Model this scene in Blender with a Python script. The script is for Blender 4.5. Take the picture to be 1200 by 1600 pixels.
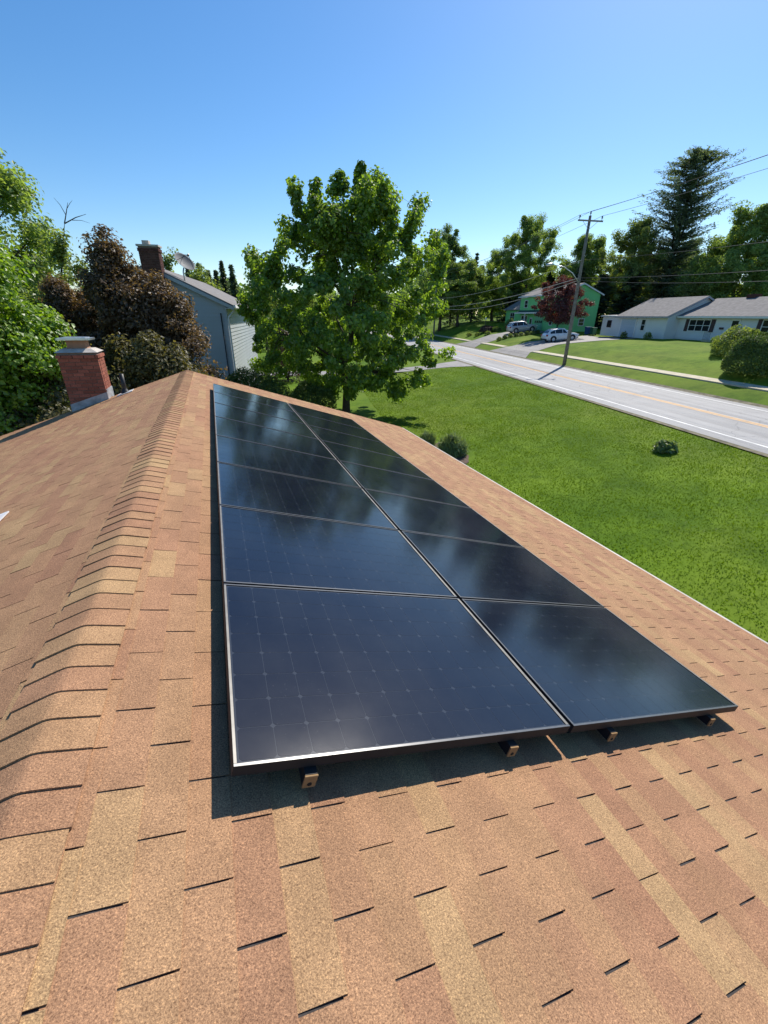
import bpy, math, random
import numpy as np
from mathutils import Vector, Matrix

random.seed(7)
rng = np.random.default_rng(11)
R = math.radians
for o in list(bpy.data.objects):
    bpy.data.objects.remove(o)
scene = bpy.context.scene
col = scene.collection

# ------------------------------------------------------------------ camera
CAM = Vector((0.685, 0.0, 1.2226))
YAW, PITCH, ROLL = 0.3671, 0.4393, 0.0134
fw = Vector((math.sin(YAW) * math.cos(PITCH), math.cos(YAW) * math.cos(PITCH), -math.sin(PITCH)))
rt0 = Vector((math.cos(YAW), -math.sin(YAW), 0))
up0 = rt0.cross(fw)
rt = math.cos(ROLL) * rt0 + math.sin(ROLL) * up0
up = -math.sin(ROLL) * rt0 + math.cos(ROLL) * up0
cd = bpy.data.cameras.new('camera')
cam = bpy.data.objects.new('camera', cd)
col.objects.link(cam)
cam.matrix_world = Matrix(((rt.x, up.x, -fw.x, CAM.x), (rt.y, up.y, -fw.y, CAM.y), (rt.z, up.z, -fw.z, CAM.z), (0, 0, 0, 1)))
cd.sensor_fit = 'VERTICAL'
cd.sensor_height = 24.0
cd.lens = 651.5 / 1600 * 24.0
cd.clip_start = 0.05
cd.clip_end = 3000
scene.camera = cam

# ------------------------------------------------------------------ light
SUN_AZ, SUN_EL = 50.0, 45.5           # azimuth measured from +Y towards +X
sdir = Vector((math.sin(R(SUN_AZ)) * math.cos(R(SUN_EL)), math.cos(R(SUN_AZ)) * math.cos(R(SUN_EL)), math.sin(R(SUN_EL))))
world = bpy.data.worlds.new('World')
scene.world = world
world.use_nodes = True
wn, wl = world.node_tree.nodes, world.node_tree.links
wn.clear()
sky = wn.new('ShaderNodeTexSky')
sky.sky_type = 'NISHITA'
sky.sun_disc = False
sky.sun_elevation = R(SUN_EL)
sky.sun_rotation = R(SUN_AZ)
sky.altitude = 150
sky.air_density = 1.0
sky.dust_density = 0.35
sky.ozone_density = 3.0
bg = wn.new('ShaderNodeBackground')
bg.inputs['Strength'].default_value = 0.125
wo = wn.new('ShaderNodeOutputWorld')
hs = wn.new('ShaderNodeHueSaturation')
hs.inputs['Saturation'].default_value = 1.27
wl.new(sky.outputs[0], hs.inputs['Color'])
wl.new(hs.outputs[0], bg.inputs[0])
wl.new(bg.outputs[0], wo.inputs[0])
sl = bpy.data.lights.new('sun', 'SUN')
sl.energy = 5.0
sl.angle = R(0.5)
sl.color = (1.0, 0.94, 0.85)
sun = bpy.data.objects.new('sun', sl)
col.objects.link(sun)
sun.rotation_euler = (-sdir).to_track_quat('-Z', 'Y').to_euler()
sun.location = sdir * 60
scene.view_settings.view_transform = 'Standard'
scene.view_settings.look = 'None'
scene.view_settings.exposure = 0.27
scene.view_settings.gamma = 1.0
scene.view_settings.use_curve_mapping = False
scene.cycles.max_bounces = 6
scene.cycles.transparent_max_bounces = 4
scene.cycles.caustics_reflective = False
scene.cycles.caustics_refractive = False

# ------------------------------------------------------------------ helpers
def tag(o, label=None, cat=None, group=None, kind=None):
    if label: o['label'] = label
    if cat: o['category'] = cat
    if group: o['group'] = group
    if kind: o['kind'] = kind
    return o

def empty(name, loc=(0, 0, 0), rz=0.0, parent=None):
    o = bpy.data.objects.new(name, None)
    col.objects.link(o)
    o.location = loc
    o.rotation_euler = (0, 0, rz)
    o.empty_display_size = 0.2
    o.parent = parent
    return o

def link(name, me, parent=None, loc=None):
    o = bpy.data.objects.new(name, me)
    col.objects.link(o)
    o.parent = parent
    if loc is not None: o.location = loc
    return o

class MB:
    def __init__(s):
        s.v, s.f, s.m = [], [], []
        s.mi = 0
    def add(s, vs, fs):
        b = len(s.v)
        s.v += [tuple(q) for q in vs]
        for f in fs:
            s.f.append([b + i for i in f])
            s.m.append(s.mi)
        return s
    def box(s, x0, x1, y0, y1, z0, z1, M=None):
        vs = [Vector(q) for q in ((x0, y0, z0), (x1, y0, z0), (x1, y1, z0), (x0, y1, z0), (x0, y0, z1), (x1, y0, z1), (x1, y1, z1), (x0, y1, z1))]
        if M is not None: vs = [M @ q for q in vs]
        return s.add(vs, [(3, 2, 1, 0), (4, 5, 6, 7), (0, 1, 5, 4), (1, 2, 6, 5), (2, 3, 7, 6), (3, 0, 4, 7)])
    def bbox(s, x0, x1, y0, y1, z0, z1, b):
        """box with its upper and vertical edges chamfered"""
        vs = []
        for z, i in ((z0, 0), (z1 - b, 0), (z1, b)):
            for (x, y) in ((x0 + i + b, y0 + i), (x1 - i - b, y0 + i), (x1 - i, y0 + i + b), (x1 - i, y1 - i - b), (x1 - i - b, y1 - i), (x0 + i + b, y1 - i), (x0 + i, y1 - i - b), (x0 + i, y0 + i + b)):
                vs.append((x, y, z))
        fs = [tuple(range(7, -1, -1)), tuple(range(16, 24))]
        for k in (0, 8):
            for i in range(8):
                j = (i + 1) % 8
                fs.append((k + i, k + j, k + 8 + j, k + 8 + i))
        return s.add(vs, fs)
    def prism(s, poly, h0, h1, axis='z'):
        """polygon (a,b) extruded along axis: z:(x,y) y:(x,z) x:(y,z)"""
        n = len(poly)
        def P(a, b, c):
            return {'z': (a, b, c), 'y': (a, c, b), 'x': (c, a, b)}[axis]
        vs = [P(a, b, h0) for a, b in poly] + [P(a, b, h1) for a, b in poly]
        fs = [tuple(range(n - 1, -1, -1)), tuple(range(n, 2 * n))]
        for i in range(n):
            j = (i + 1) % n
            fs.append((i, j, n + j, n + i))
        return s.add(vs, fs)
    def tube(s, pts, rad, n=8, caps=True):
        pts = [Vector(q) for q in pts]
        if not hasattr(rad, '__len__'): rad = [rad] * len(pts)
        vs, fs = [], []
        prev = None
        for i, q in enumerate(pts):
            d = (pts[min(i + 1, len(pts) - 1)] - pts[max(i - 1, 0)])
            d = d.normalized() if d.length > 1e-9 else Vector((0, 0, 1))
            if prev is None:
                a = d.orthogonal().normalized()
            else:
                a = prev - d * prev.dot(d)
                a = a.normalized() if a.length > 1e-6 else d.orthogonal().normalized()
            prev = a
            b = d.cross(a)
            for k in range(n):
                t = 2 * math.pi * k / n
                vs.append(q + (a * math.cos(t) + b * math.sin(t)) * rad[i])
        for i in range(len(pts) - 1):
            for k in range(n):
                l = (k + 1) % n
                fs.append((i * n + k, i * n + l, (i + 1) * n + l, (i + 1) * n + k))
        if caps:
            fs.append(tuple(range(n - 1, -1, -1)))
            fs.append(tuple((len(pts) - 1) * n + k for k in range(n)))
        return s.add(vs, fs)
    def lathe(s, prof, n=16, c=(0, 0, 0), axis='z'):
        vs, fs = [], []
        for r_, h in prof:
            for k in range(n):
                t = 2 * math.pi * k / n
                a, b = r_ * math.cos(t), r_ * math.sin(t)
                q = {'z': (a, b, h), 'y': (a, h, b), 'x': (h, a, b)}[axis]
                vs.append((q[0] + c[0], q[1] + c[1], q[2] + c[2]))
        for i in range(len(prof) - 1):
            for k in range(n):
                l = (k + 1) % n
                fs.append((i * n + k, i * n + l, (i + 1) * n + l, (i + 1) * n + k))
        return s.add(vs, fs)
    def mesh(s, name, mats, smooth=False):
        me = bpy.data.meshes.new(name)
        me.from_pydata(s.v, [], s.f)
        for m in (mats if isinstance(mats, (list, tuple)) else [mats]): me.materials.append(m)
        if len(me.materials) > 1: me.polygons.foreach_set('material_index', s.m)
        if smooth: me.polygons.foreach_set('use_smooth', [True] * len(me.polygons))
        me.update()
        return me
    def build(s, name, mats, parent=None, smooth=False, loc=None):
        return link(name, s.mesh(name, mats, smooth), parent, loc)

def np_mesh(name, verts, tris, mat, attr=None, per=3):
    me = bpy.data.meshes.new(name)
    verts = np.asarray(verts, dtype=np.float32); tris = np.asarray(tris, dtype=np.int32)
    me.vertices.add(len(verts)); me.vertices.foreach_set('co', verts.ravel())
    me.loops.add(tris.size); me.loops.foreach_set('vertex_index', tris.ravel())
    me.polygons.add(len(tris))
    me.polygons.foreach_set('loop_start', np.arange(0, tris.size, per, dtype=np.int32))
    me.polygons.foreach_set('use_smooth', np.zeros(len(tris), dtype=bool))
    me.update(calc_edges=True)
    me.materials.append(mat)
    if attr is not None:
        a = me.attributes.new('shade', 'FLOAT', 'FACE')
        a.data.foreach_set('value', np.asarray(attr, dtype=np.float32))
    return me

# ------------------------------------------------------------------ materials
class NT:
    def __init__(s, name):
        s.m = bpy.data.materials.new(name)
        s.m.use_nodes = True
        s.n, s.l = s.m.node_tree.nodes, s.m.node_tree.links
        s.n.clear()
        s.out = s.n.new('ShaderNodeOutputMaterial')
    def new(s, t, **k):
        q = s.n.new(t)
        for a, b in k.items():
            if a.startswith('_'): setattr(q, a[1:], b)
            else: q.inputs[a].default_value = b
        return q
    def lk(s, a, b): s.l.new(a, b)
    def noise(s, vec, scale, detail=3.0, rough=0.55):
        q = s.new('ShaderNodeTexNoise', Scale=scale, Detail=detail, Roughness=rough)
        s.lk(vec, q.inputs['Vector'])
        return q.outputs['Fac']
    def ramp(s, fac, stops):
        q = s.new('ShaderNodeValToRGB')
        e = q.color_ramp.elements
        while len(e) < len(stops): e.new(0.5)
        for el, (p, c) in zip(e, stops):
            el.position = p
            el.color = (*c, 1) if len(c) == 3 else c
        s.lk(fac, q.inputs[0])
        return q.outputs[0]
    def mix(s, fac, a, b, mode='MIX'):
        q = s.new('ShaderNodeMix', _data_type='RGBA', _blend_type=mode)
        for sock, val in ((q.inputs[0], fac), (q.inputs[6], a), (q.inputs[7], b)):
            if hasattr(val, 'is_output'): s.lk(val, sock)
            elif isinstance(val, (tuple, list)): sock.default_value = (*val, 1) if len(val) == 3 else val
            else: sock.default_value = val
        return q.outputs[2]
    def math(s, op, a, b=0.0):
        q = s.new('ShaderNodeMath', _operation=op)
        for sock, val in ((q.inputs[0], a), (q.inputs[1], b)):
            if hasattr(val, 'is_output'): s.lk(val, sock)
            else: sock.default_value = val
        return q.outputs[0]
    def bump(s, h, strength, dist):
        q = s.new('ShaderNodeBump', Strength=strength, Distance=dist)
        s.lk(h, q.inputs['Height'])
        return q.outputs[0]
    def pos(s): return s.new('ShaderNodeNewGeometry').outputs['Position']
    def obj(s): return s.new('ShaderNodeTexCoord').outputs['Object']
    def finish(s, color, rough=0.8, metal=0.0, normal=None, spec=0.5, **k):
        b = s.new('ShaderNodeBsdfPrincipled', Roughness=0.5, Metallic=metal)
        b.inputs['Specular IOR Level'].default_value = spec
        for sock, val in (('Base Color', color), ('Roughness', rough)):
            if hasattr(val, 'is_output'): s.lk(val, b.inputs[sock])
            else: b.inputs[sock].default_value = (*val, 1) if isinstance(val, (tuple, list)) and len(val) == 3 else val
        if normal is not None: s.lk(normal, b.inputs['Normal'])
        for a, v in k.items(): b.inputs[a.replace('_', ' ')].default_value = v
        s.lk(b.outputs[0], s.out.inputs[0])
        return s.m

def plain(name, c, rough=0.6, metal=0.0, var=0.15, scale=6.0, spec=0.5, bump=0.0, **k):
    t = NT(name)
    p = t.obj()
    f = t.noise(p, scale, 4)
    lo = tuple(max(0, x * (1 - var)) for x in c); hi = tuple(min(1, x * (1 + var)) for x in c)
    colr = t.ramp(f, [(0.3, lo), (0.7, hi)])
    n = t.bump(t.noise(p, scale * 8, 3), bump, 0.01) if bump else None
    return t.finish(colr, rough, metal, n, spec, **k)

def shingle_mat(name, source, tones, dark=1.0):
    t = NT(name)
    P = t.pos()
    if source == 'object': rnd = t.new('ShaderNodeObjectInfo').outputs['Random']
    else:
        a = t.new('ShaderNodeAttribute', _attribute_name='shade')
        rnd = a.outputs['Fac']
    base = t.ramp(rnd, [(i / (len(tones) - 1), c) for i, c in enumerate(tones)])
    big = t.noise(P, 1.3, 4)
    base = t.mix(t.math('MULTIPLY', big, 0.14), base, (0.32, 0.175, 0.115))
    worn = t.ramp(t.noise(P, 4.5, 5, 0.65), [(0.42, (0.90, 0.89, 0.88)), (0.62, (1.07, 1.06, 1.05))])
    base = t.mix(1.0, base, worn, 'MULTIPLY')
    # mineral granules
    g1 = t.noise(P, 210.0, 2.0, 0.8)
    g2 = t.noise(P, 330.0, 1.0, 0.6)
    gr = t.ramp(g1, [(0.30, (0.40, 0.34, 0.32)), (0.46, (0.90, 0.88, 0.87)), (0.58, (1.14, 1.12, 1.08)), (0.72, (1.85, 1.78, 1.6))])
    base = t.mix(0.9, base, gr, 'MULTIPLY')
    gr2 = t.ramp(g2, [(0.34, (0.70, 0.66, 0.64)), (0.55, (1.0, 1.0, 1.0)), (0.68, (1.25, 1.23, 1.18))])
    base = t.mix(0.7, base, gr2, 'MULTIPLY')
    nrm = t.bump(g1, 0.55, 0.0035)
    return t.finish(base, 0.9, 0, nrm, 0.25)

TONES = [(0.405, 0.266, 0.138), (0.349, 0.193, 0.114), (0.386, 0.237, 0.129), (0.322, 0.175, 0.104), (0.389, 0.241, 0.132), (0.346, 0.194, 0.114), (0.374, 0.22, 0.123), (0.411, 0.276, 0.144), (0.334, 0.182, 0.108)]
M = {}
M['shingle_o'] = shingle_mat('shingle_granules', 'object', TONES)
M['shingle_a'] = shingle_mat('shingle_granules_field', 'attr', TONES)
M['deck'] = plain('worn_asphalt_underlay', (0.045, 0.040, 0.038), 0.95, var=0.4, scale=60)
M['fascia'] = plain('white_fascia_paint', (0.72, 0.71, 0.68), 0.5, var=0.06)
M['gutter'] = plain('weathered_gutter', (0.42, 0.39, 0.34), 0.55, var=0.2)
M['siding_cream'] = plain('cream_siding', (0.62, 0.58, 0.48), 0.6, var=0.05)
M['alu'] = plain('aluminium', (0.62, 0.62, 0.62), 0.38, 1.0, var=0.08, scale=30)
M['rail'] = plain('rail_end_painted_reflection', (0.30, 0.19, 0.095), 0.85, 0.0, var=0.12, scale=40, spec=0.1)  # tan base colour paints in the roof reflected by bare aluminium
M['hole'] = plain('dark_hole', (0.01, 0.01, 0.01), 0.9)
M['frame'] = plain('black_anodised_frame', (0.028, 0.028, 0.030), 0.5, 0.0, var=0.1, scale=20, spec=0.15)
M['lip'] = plain('anodised_lip_painted_reflection', (0.15, 0.148, 0.145), 0.28, 0.45, var=0.1, scale=20, spec=0.7)  # lighter than the black frame: reflection on the lips put into the colour
M['lip_side'] = plain('frame_edge_painted_glint', (0.19, 0.18, 0.16), 0.42, 0.25, var=0.2, scale=14)  # pale tone paints the sun glint along the side edges
M['black_plastic'] = plain('black_plastic', (0.015, 0.015, 0.016), 0.6)

def panel_mat(name, c, rough, dusty):
    t = NT(name)
    P = t.pos()
    o = t.obj()
    f = t.noise(P, 2.2, 5, 0.6)
    colr = t.mix(t.ramp(f, [(0.42, (0, 0, 0)), (0.75, (dusty, dusty, dusty))]), c, (0.14, 0.15, 0.15))
    sp = t.ramp(t.noise(P, 90, 2), [(0.70, (0, 0, 0)), (0.80, (0.10, 0.10, 0.10))])
    colr = t.mix(sp, colr, (0.3, 0.3, 0.29))
    rg = t.math('ADD', t.math('MULTIPLY', t.noise(P, 3.0, 4), 0.10), rough)
    nrm = t.bump(t.noise(P, 420.0, 1.0), 0.06, 0.0006)
    b = t.new('ShaderNodeBsdfPrincipled')
    t.lk(colr, b.inputs['Base Color']); t.lk(rg, b.inputs['Roughness']); t.lk(nrm, b.inputs['Normal'])
    b.inputs['IOR'].default_value = 1.5
    t.lk(b.outputs[0], t.out.inputs[0])
    return t.m
M['laminate'] = panel_mat('panel_backsheet_under_glass', (0.026, 0.031, 0.043), 0.09, 0.10)
M['cell'] = panel_mat('solar_cell_under_glass', (0.0065, 0.0085, 0.017), 0.08, 0.055)

def leaf_mat(name, c1, c2, trans=0.35, gloss=0.06, rough=0.45, nscale=0.8):
    t = NT(name)
    g = t.new('ShaderNodeNewGeometry')
    f = t.math('ADD', t.math('MULTIPLY', g.outputs['Random Per Island'], 0.6), t.math('MULTIPLY', t.noise(g.outputs['Position'], nscale, 3), 0.55))
    c = t.ramp(f, [(0.25, c1), (0.85, c2)])
    d = t.new('ShaderNodeBsdfDiffuse'); t.lk(c, d.inputs[0])
    tr = t.new('ShaderNodeBsdfTranslucent')
    tc = t.mix(1.0, c, (1.5, 1.45, 0.6), 'MULTIPLY')
    t.lk(tc, tr.inputs[0])
    m1 = t.new('ShaderNodeMixShader'); m1.inputs[0].default_value = trans
    t.lk(d.outputs[0], m1.inputs[1]); t.lk(tr.outputs[0], m1.inputs[2])
    gl = t.new('ShaderNodeBsdfGlossy', Roughness=rough)
    m2 = t.new('ShaderNodeMixShader'); m2.inputs[0].default_value = gloss
    t.lk(m1.outputs[0], m2.inputs[1]); t.lk(gl.outputs[0], m2.inputs[2])
    t.lk(m2.outputs[0], t.out.inputs[0])
    return t.m

M['lf_maple'] = leaf_mat('maple_leaf', (0.090, 0.165, 0.020), (0.245, 0.370, 0.050), 0.56, 0.05)
M['lf_bright'] = leaf_mat('bright_maple_leaf', (0.105, 0.205, 0.018), (0.24, 0.38, 0.036), 0.52, 0.05)
M['lf_mid'] = leaf_mat('broadleaf_green', (0.125, 0.20, 0.055), (0.29, 0.39, 0.115), 0.60, 0.03, nscale=0.35)
M['lf_deep'] = leaf_mat('deep_green_leaf', (0.095, 0.165, 0.055), (0.225, 0.315, 0.10), 0.58, 0.03, nscale=0.35)
M['lf_light'] = leaf_mat('young_yellow_green_leaf', (0.125, 0.185, 0.048), (0.27, 0.33, 0.095), 0.52, 0.04, nscale=0.35)
M['lf_plum'] = leaf_mat('bronze_crabapple_leaf', (0.088, 0.064, 0.040), (0.215, 0.138, 0.084), 0.42, 0.04, 0.5, 0.7)
M['lf_plum2'] = leaf_mat('olive_crabapple_leaf', (0.068, 0.070, 0.030), (0.19, 0.165, 0.065), 0.42, 0.04, 0.5, 0.7)
M['lf_red'] = leaf_mat('red_maple_leaf', (0.060, 0.018, 0.022), (0.20, 0.055, 0.055), 0.40, 0.05)
M['lf_pine'] = leaf_mat('pine_needles', (0.075, 0.112, 0.078), (0.165, 0.215, 0.140), 0.45, 0.05, nscale=0.4)
M['lf_spruce'] = leaf_mat('spruce_needles', (0.060, 0.092, 0.070), (0.130, 0.175, 0.120), 0.45, 0.05, nscale=0.4)
M['lf_hedge'] = leaf_mat('yew_hedge_leaf', (0.055, 0.095, 0.020), (0.17, 0.225, 0.05), 0.3, 0.03, nscale=1.2)
M['lf_gold'] = leaf_mat('golden_shrub_leaf', (0.050, 0.098, 0.020), (0.165, 0.240, 0.045), 0.35, 0.04)
M['lf_lily'] = leaf_mat('pale_strap_leaf', (0.095, 0.15, 0.055), (0.26, 0.34, 0.15), 0.40, 0.03, 0.45)
M['lf_brown'] = leaf_mat('brown_shrub_leaf', (0.05, 0.028, 0.022), (0.11, 0.06, 0.04), 0.2)
M['bark'] = plain('grey_brown_bark', (0.085, 0.066, 0.05), 0.95, var=0.45, scale=9, bump=0.6)
M['bark_dark'] = plain('dark_bark', (0.045, 0.036, 0.03), 0.95, var=0.4, scale=9)
M['grass'] = leaf_mat('lawn_grass_blade', (0.080, 0.150, 0.005), (0.150, 0.240, 0.012), 0.45, 0.02, 0.5, 0.30)

def lawn():
    t = NT('lawn')
    P = t.pos()
    a = t.noise(P, 0.22, 5, 0.6)
    b = t.noise(P, 2.4, 6, 0.7)
    c = t.noise(P, 24.0, 4, 0.7)
    base = t.ramp(a, [(0.35, (0.068, 0.138, 0.005)), (0.66, (0.132, 0.215, 0.012))])
    base = t.mix(1.0, base, t.ramp(b, [(0.33, (0.80, 0.84, 0.75)), (0.68, (1.16, 1.12, 1.15))]), 'MULTIPLY')
    base = t.mix(1.0, base, t.ramp(c, [(0.30, (0.88, 0.90, 0.85)), (0.70, (1.12, 1.10, 1.12))]), 'MULTIPLY')
    dry = t.ramp(t.noise(P, 0.10, 4, 0.65), [(0.45, (0, 0, 0)), (0.72, (0.55,) * 3)])
    base = t.mix(dry, base, (0.205, 0.235, 0.035))
    tuft = t.ramp(t.noise(P, 0.9, 5, 0.7), [(0.36, (0.72, 0.78, 0.66)), (0.52, (1, 1, 1))])
    base = t.mix(1.0, base, tuft, 'MULTIPLY')
    n = t.bump(c, 0.4, 0.03)
    return t.finish(base, 0.9, 0, n, 0.1)
M['lawn'] = lawn()

def asphalt(name, c, var=0.25):
    t = NT(name)
    P = t.pos()
    a = t.noise(P, 0.5, 5, 0.6)
    b = t.noise(P, 60, 3, 0.7)
    colr = t.ramp(a, [(0.3, tuple(x * (1 - var) for x in c)), (0.7, tuple(x * (1 + var) for x in c))])
    colr = t.mix(1.0, colr, t.ramp(b, [(0.3, (0.75,) * 3), (0.7, (1.25,) * 3)]), 'MULTIPLY')
    # thin sealed cracks
    v = t.new('ShaderNodeTexVoronoi', Scale=0.22, _feature='DISTANCE_TO_EDGE')
    wv = t.new('ShaderNodeVectorMath', _operation='ADD')
    nz = t.new('ShaderNodeTexNoise', Scale=0.7, Detail=4.0)
    t.lk(P, nz.inputs['Vector']); t.lk(P, wv.inputs[0]); t.lk(nz.outputs['Color'], wv.inputs[1]); t.lk(wv.outputs[0], v.inputs['Vector'])
    crack = t.ramp(v.outputs['Distance'], [(0.002, (0.72,) * 3), (0.006, (1, 1, 1))])
    colr = t.mix(1.0, colr, crack, 'MULTIPLY')
    mp = t.new('ShaderNodeMapping')
    mp.vector_type = 'TEXTURE'
    mp.inputs['Rotation'].default_value = (0, 0, math.atan2(UY, UX))
    mp.inputs['Scale'].default_value = (18.0, 0.55, 1.0)
    t.lk(P, mp.inputs['Vector'])
    wear = t.ramp(t.noise(mp.outputs[0], 1.0, 4, 0.6), [(0.34, (0.80,) * 3), (0.5, (1.0,) * 3), (0.68, (1.07,) * 3)])
    colr = t.mix(1.0, colr, wear, 'MULTIPLY')
    return t.finish(colr, 0.75, 0, t.bump(b, 0.4, 0.01), 0.4)
UX, UY = 0.2008, 0.9796
M['road'] = asphalt('aged_asphalt', (0.30, 0.295, 0.29), 0.10)
M['drive'] = asphalt('driveway_asphalt', (0.25, 0.235, 0.22), 0.15)
M['concrete'] = plain('sidewalk_concrete', (0.50, 0.44, 0.31), 0.85, var=0.15, scale=2.0)
M['line_white'] = plain('worn_white_line', (0.62, 0.62, 0.60), 0.7, var=0.25, scale=1.5)
M['line_yellow'] = plain('worn_yellow_line', (0.66, 0.36, 0.10), 0.7, var=0.2, scale=1.5)
M['dirt'] = plain('bare_dirt', (0.16, 0.14, 0.085), 0.95, var=0.5, scale=3)
M['mulch'] = plain('bark_mulch', (0.10, 0.065, 0.045), 0.95, var=0.5, scale=20)
def brick_mat(name, c):
    t = NT(name)
    rnd = t.new('ShaderNodeObjectInfo').outputs['Random']
    b = t.ramp(rnd, [(0, tuple(x * 0.75 for x in c)), (0.5, c), (1, tuple(min(1, x * 1.25) for x in c))])
    b = t.mix(1.0, b, t.ramp(t.noise(t.pos(), 40, 4), [(0.3, (0.75,) * 3), (0.7, (1.2,) * 3)]), 'MULTIPLY')
    return t.finish(b, 0.9, 0, t.bump(t.noise(t.pos(), 90, 3), 0.4, 0.004), 0.2)
M['brick'] = brick_mat('red_chimney_brick', (0.30, 0.105, 0.072))
M['brick_dark'] = brick_mat('dark_chimney_brick', (0.11, 0.048, 0.040))
M['mortar'] = plain('mortar', (0.20, 0.15, 0.125), 0.95, var=0.2, scale=12)
M['crown_conc'] = plain('chimney_crown_mortar', (0.50, 0.45, 0.40), 0.9, var=0.2, scale=9)
M['flue'] = plain('clay_flue', (0.36, 0.20, 0.13), 0.85, var=0.15, scale=10)
M['lead'] = plain('painted_lead_flashing', (0.36, 0.36, 0.38), 0.6, 0.1, var=0.35, scale=9)
M['dish'] = plain('dark_mesh_dish', (0.13, 0.14, 0.15), 0.7, var=0.1)
M['galv'] = plain('galvanised_steel', (0.60, 0.63, 0.66), 0.35, 0.9, var=0.15, scale=12)
M['white_flash'] = plain('white_vent_flashing', (0.72, 0.72, 0.72), 0.5, var=0.08)
M['pvc_black'] = plain('black_vent_pipe', (0.02, 0.02, 0.02), 0.5)
M['sid_grey'] = plain('grey_vinyl_siding', (0.40, 0.43, 0.45), 0.55, var=0.05, scale=0.8)
M['trim_grey'] = plain('pale_grey_trim', (0.60, 0.62, 0.63), 0.5, var=0.06)
M['roof_grey'] = plain('grey_asphalt_shingle', (0.20, 0.185, 0.175), 0.95, var=0.25, scale=3.0)
M['sid_white'] = plain('white_siding', (0.68, 0.69, 0.70), 0.55, var=0.04, scale=0.8)
M['sid_green'] = plain('mint_green_siding', (0.20, 0.62, 0.23), 0.6, var=0.06, scale=0.8)
M['pent'] = plain('dark_green_pent_roof', (0.025, 0.07, 0.055), 0.8)
M['white_paint'] = plain('white_trim_paint', (0.74, 0.74, 0.74), 0.5, var=0.04)
M['green_door'] = plain('green_garage_door', (0.22, 0.52, 0.30), 0.55, var=0.05)
M['blue_door'] = plain('pale_blue_garage_door', (0.44, 0.52, 0.60), 0.55, var=0.05)
M['glass'] = plain('window_glass', (0.02, 0.025, 0.03), 0.06, var=0.2, spec=0.6)
M['shutter'] = plain('dark_maroon_shutter', (0.05, 0.022, 0.025), 0.6)
M['wood_pole'] = plain('weathered_pole_wood', (0.21, 0.185, 0.16), 0.95, var=0.3, scale=5, bump=0.5)
M['wood_arm'] = plain('grey_crossarm_wood', (0.30, 0.28, 0.26), 0.9, var=0.2)
M['porcelain'] = plain('grey_insulator', (0.20, 0.20, 0.22), 0.3)
M['wire'] = plain('dark_conductor', (0.04, 0.04, 0.045), 0.55)
M['cable'] = plain('pale_sheathed_cable', (0.33, 0.32, 0.30), 0.5)
M['iron'] = plain('black_iron', (0.02, 0.02, 0.022), 0.5)
M['car_white'] = plain('pearl_white_car_paint', (0.78, 0.78, 0.79), 0.25, var=0.02, Coat_Weight=0.8, Coat_Roughness=0.05)
M['car_silver'] = plain('silver_car_paint', (0.60, 0.60, 0.61), 0.32, 0.35, var=0.03, Coat_Weight=0.7, Coat_Roughness=0.06)
M['tyre'] = plain('tyre_rubber', (0.018, 0.018, 0.018), 0.85)
M['rim'] = plain('alloy_rim', (0.5, 0.5, 0.5), 0.35, 0.9)
M['red_lens'] = plain('red_tail_lens', (0.35, 0.02, 0.02), 0.2)
M['clear_lens'] = plain('clear_head_lens', (0.75, 0.76, 0.78), 0.12)
M['bin_blue'] = plain('blue_bin_plastic', (0.02, 0.07, 0.24), 0.5)
M['bin_green'] = plain('green_bin_plastic', (0.015, 0.10, 0.06), 0.5)

# ------------------------------------------------------------------ terrain: t = metres across the road, v = metres along it
UX, UY = 0.2008, 0.9796
TN = [-400, -60, -25, 3, 7, 11, 15, 17.3, 26.2, 28, 29.4, 32, 36, 42, 50, 80, 400]
TZ = [-3, -4.0, -4.2, -4.25, -4.15, -3.9, -3.5, -3.34, -3.34, -2.75, -2.5, -1.85, -1.45, -0.95, -0.8, 0.5, 3]
VN = [-400, 40, 48, 60, 72, 90, 130, 400]
VZ = [0.1, 0.1, 0.1, -0.2, 0.35, 1.1, 1.5, 1.5]
def tv_xy(t, v): return (UY * t + UX * v, -UX * t + UY * v)
def xy_tv(x, y): return (UY * x - UX * y, UX * x + UY * y)
def gz_tv(t, v):
    return np.interp(t, TN, TZ) + np.clip((np.asarray(t) - 28) / 8, 0, 1) * np.interp(v, VN, VZ)
def gz(x, y):
    t, v = xy_tv(x, y)
    return float(gz_tv(t, v))
ROADROT = math.atan2(-UY, -UX)      # local +X runs along the front (to the right seen from the street), local +Y goes back

def sheet(name, rows, mat, lift, parent=None, kind='structure', thick=0.0):
    """rows: [(t, v0, v1)...] a strip draped on the terrain"""
    ts = sorted(set([r_[0] for r_ in rows] + [q for q in TN if rows[0][0] < q < rows[-1][0]] + [28 + k for k in range(9) if rows[0][0] < 28 + k < rows[-1][0]]))
    mb = MB()
    va = [r_[0] for r_ in rows]
    lines = []
    lo, hi = min(r_[1] for r_ in rows), max(r_[2] for r_ in rows)
    K = int(max(2, min(60, (hi - lo) / 3)))
    for t in ts:
        v0 = np.interp(t, va, [r_[1] for r_ in rows]); v1 = np.interp(t, va, [r_[2] for r_ in rows])
        vv = [v0 + (v1 - v0) * k / K for k in range(K + 1)]
        lines.append([(*tv_xy(t, v), float(gz_tv(t, v)) + lift) for v in vv])
    vs = [q for l in lines for q in l]
    fs = []
    W = K + 1
    for i in range(len(ts) - 1):
        for k in range(K):
            fs.append((i * W + k, (i + 1) * W + k, (i + 1) * W + k + 1, i * W + k + 1))
    mb.add(vs, fs)
    o = mb.build(name, mat, parent)
    if parent is None: tag(o, kind=kind)
    return o

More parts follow.
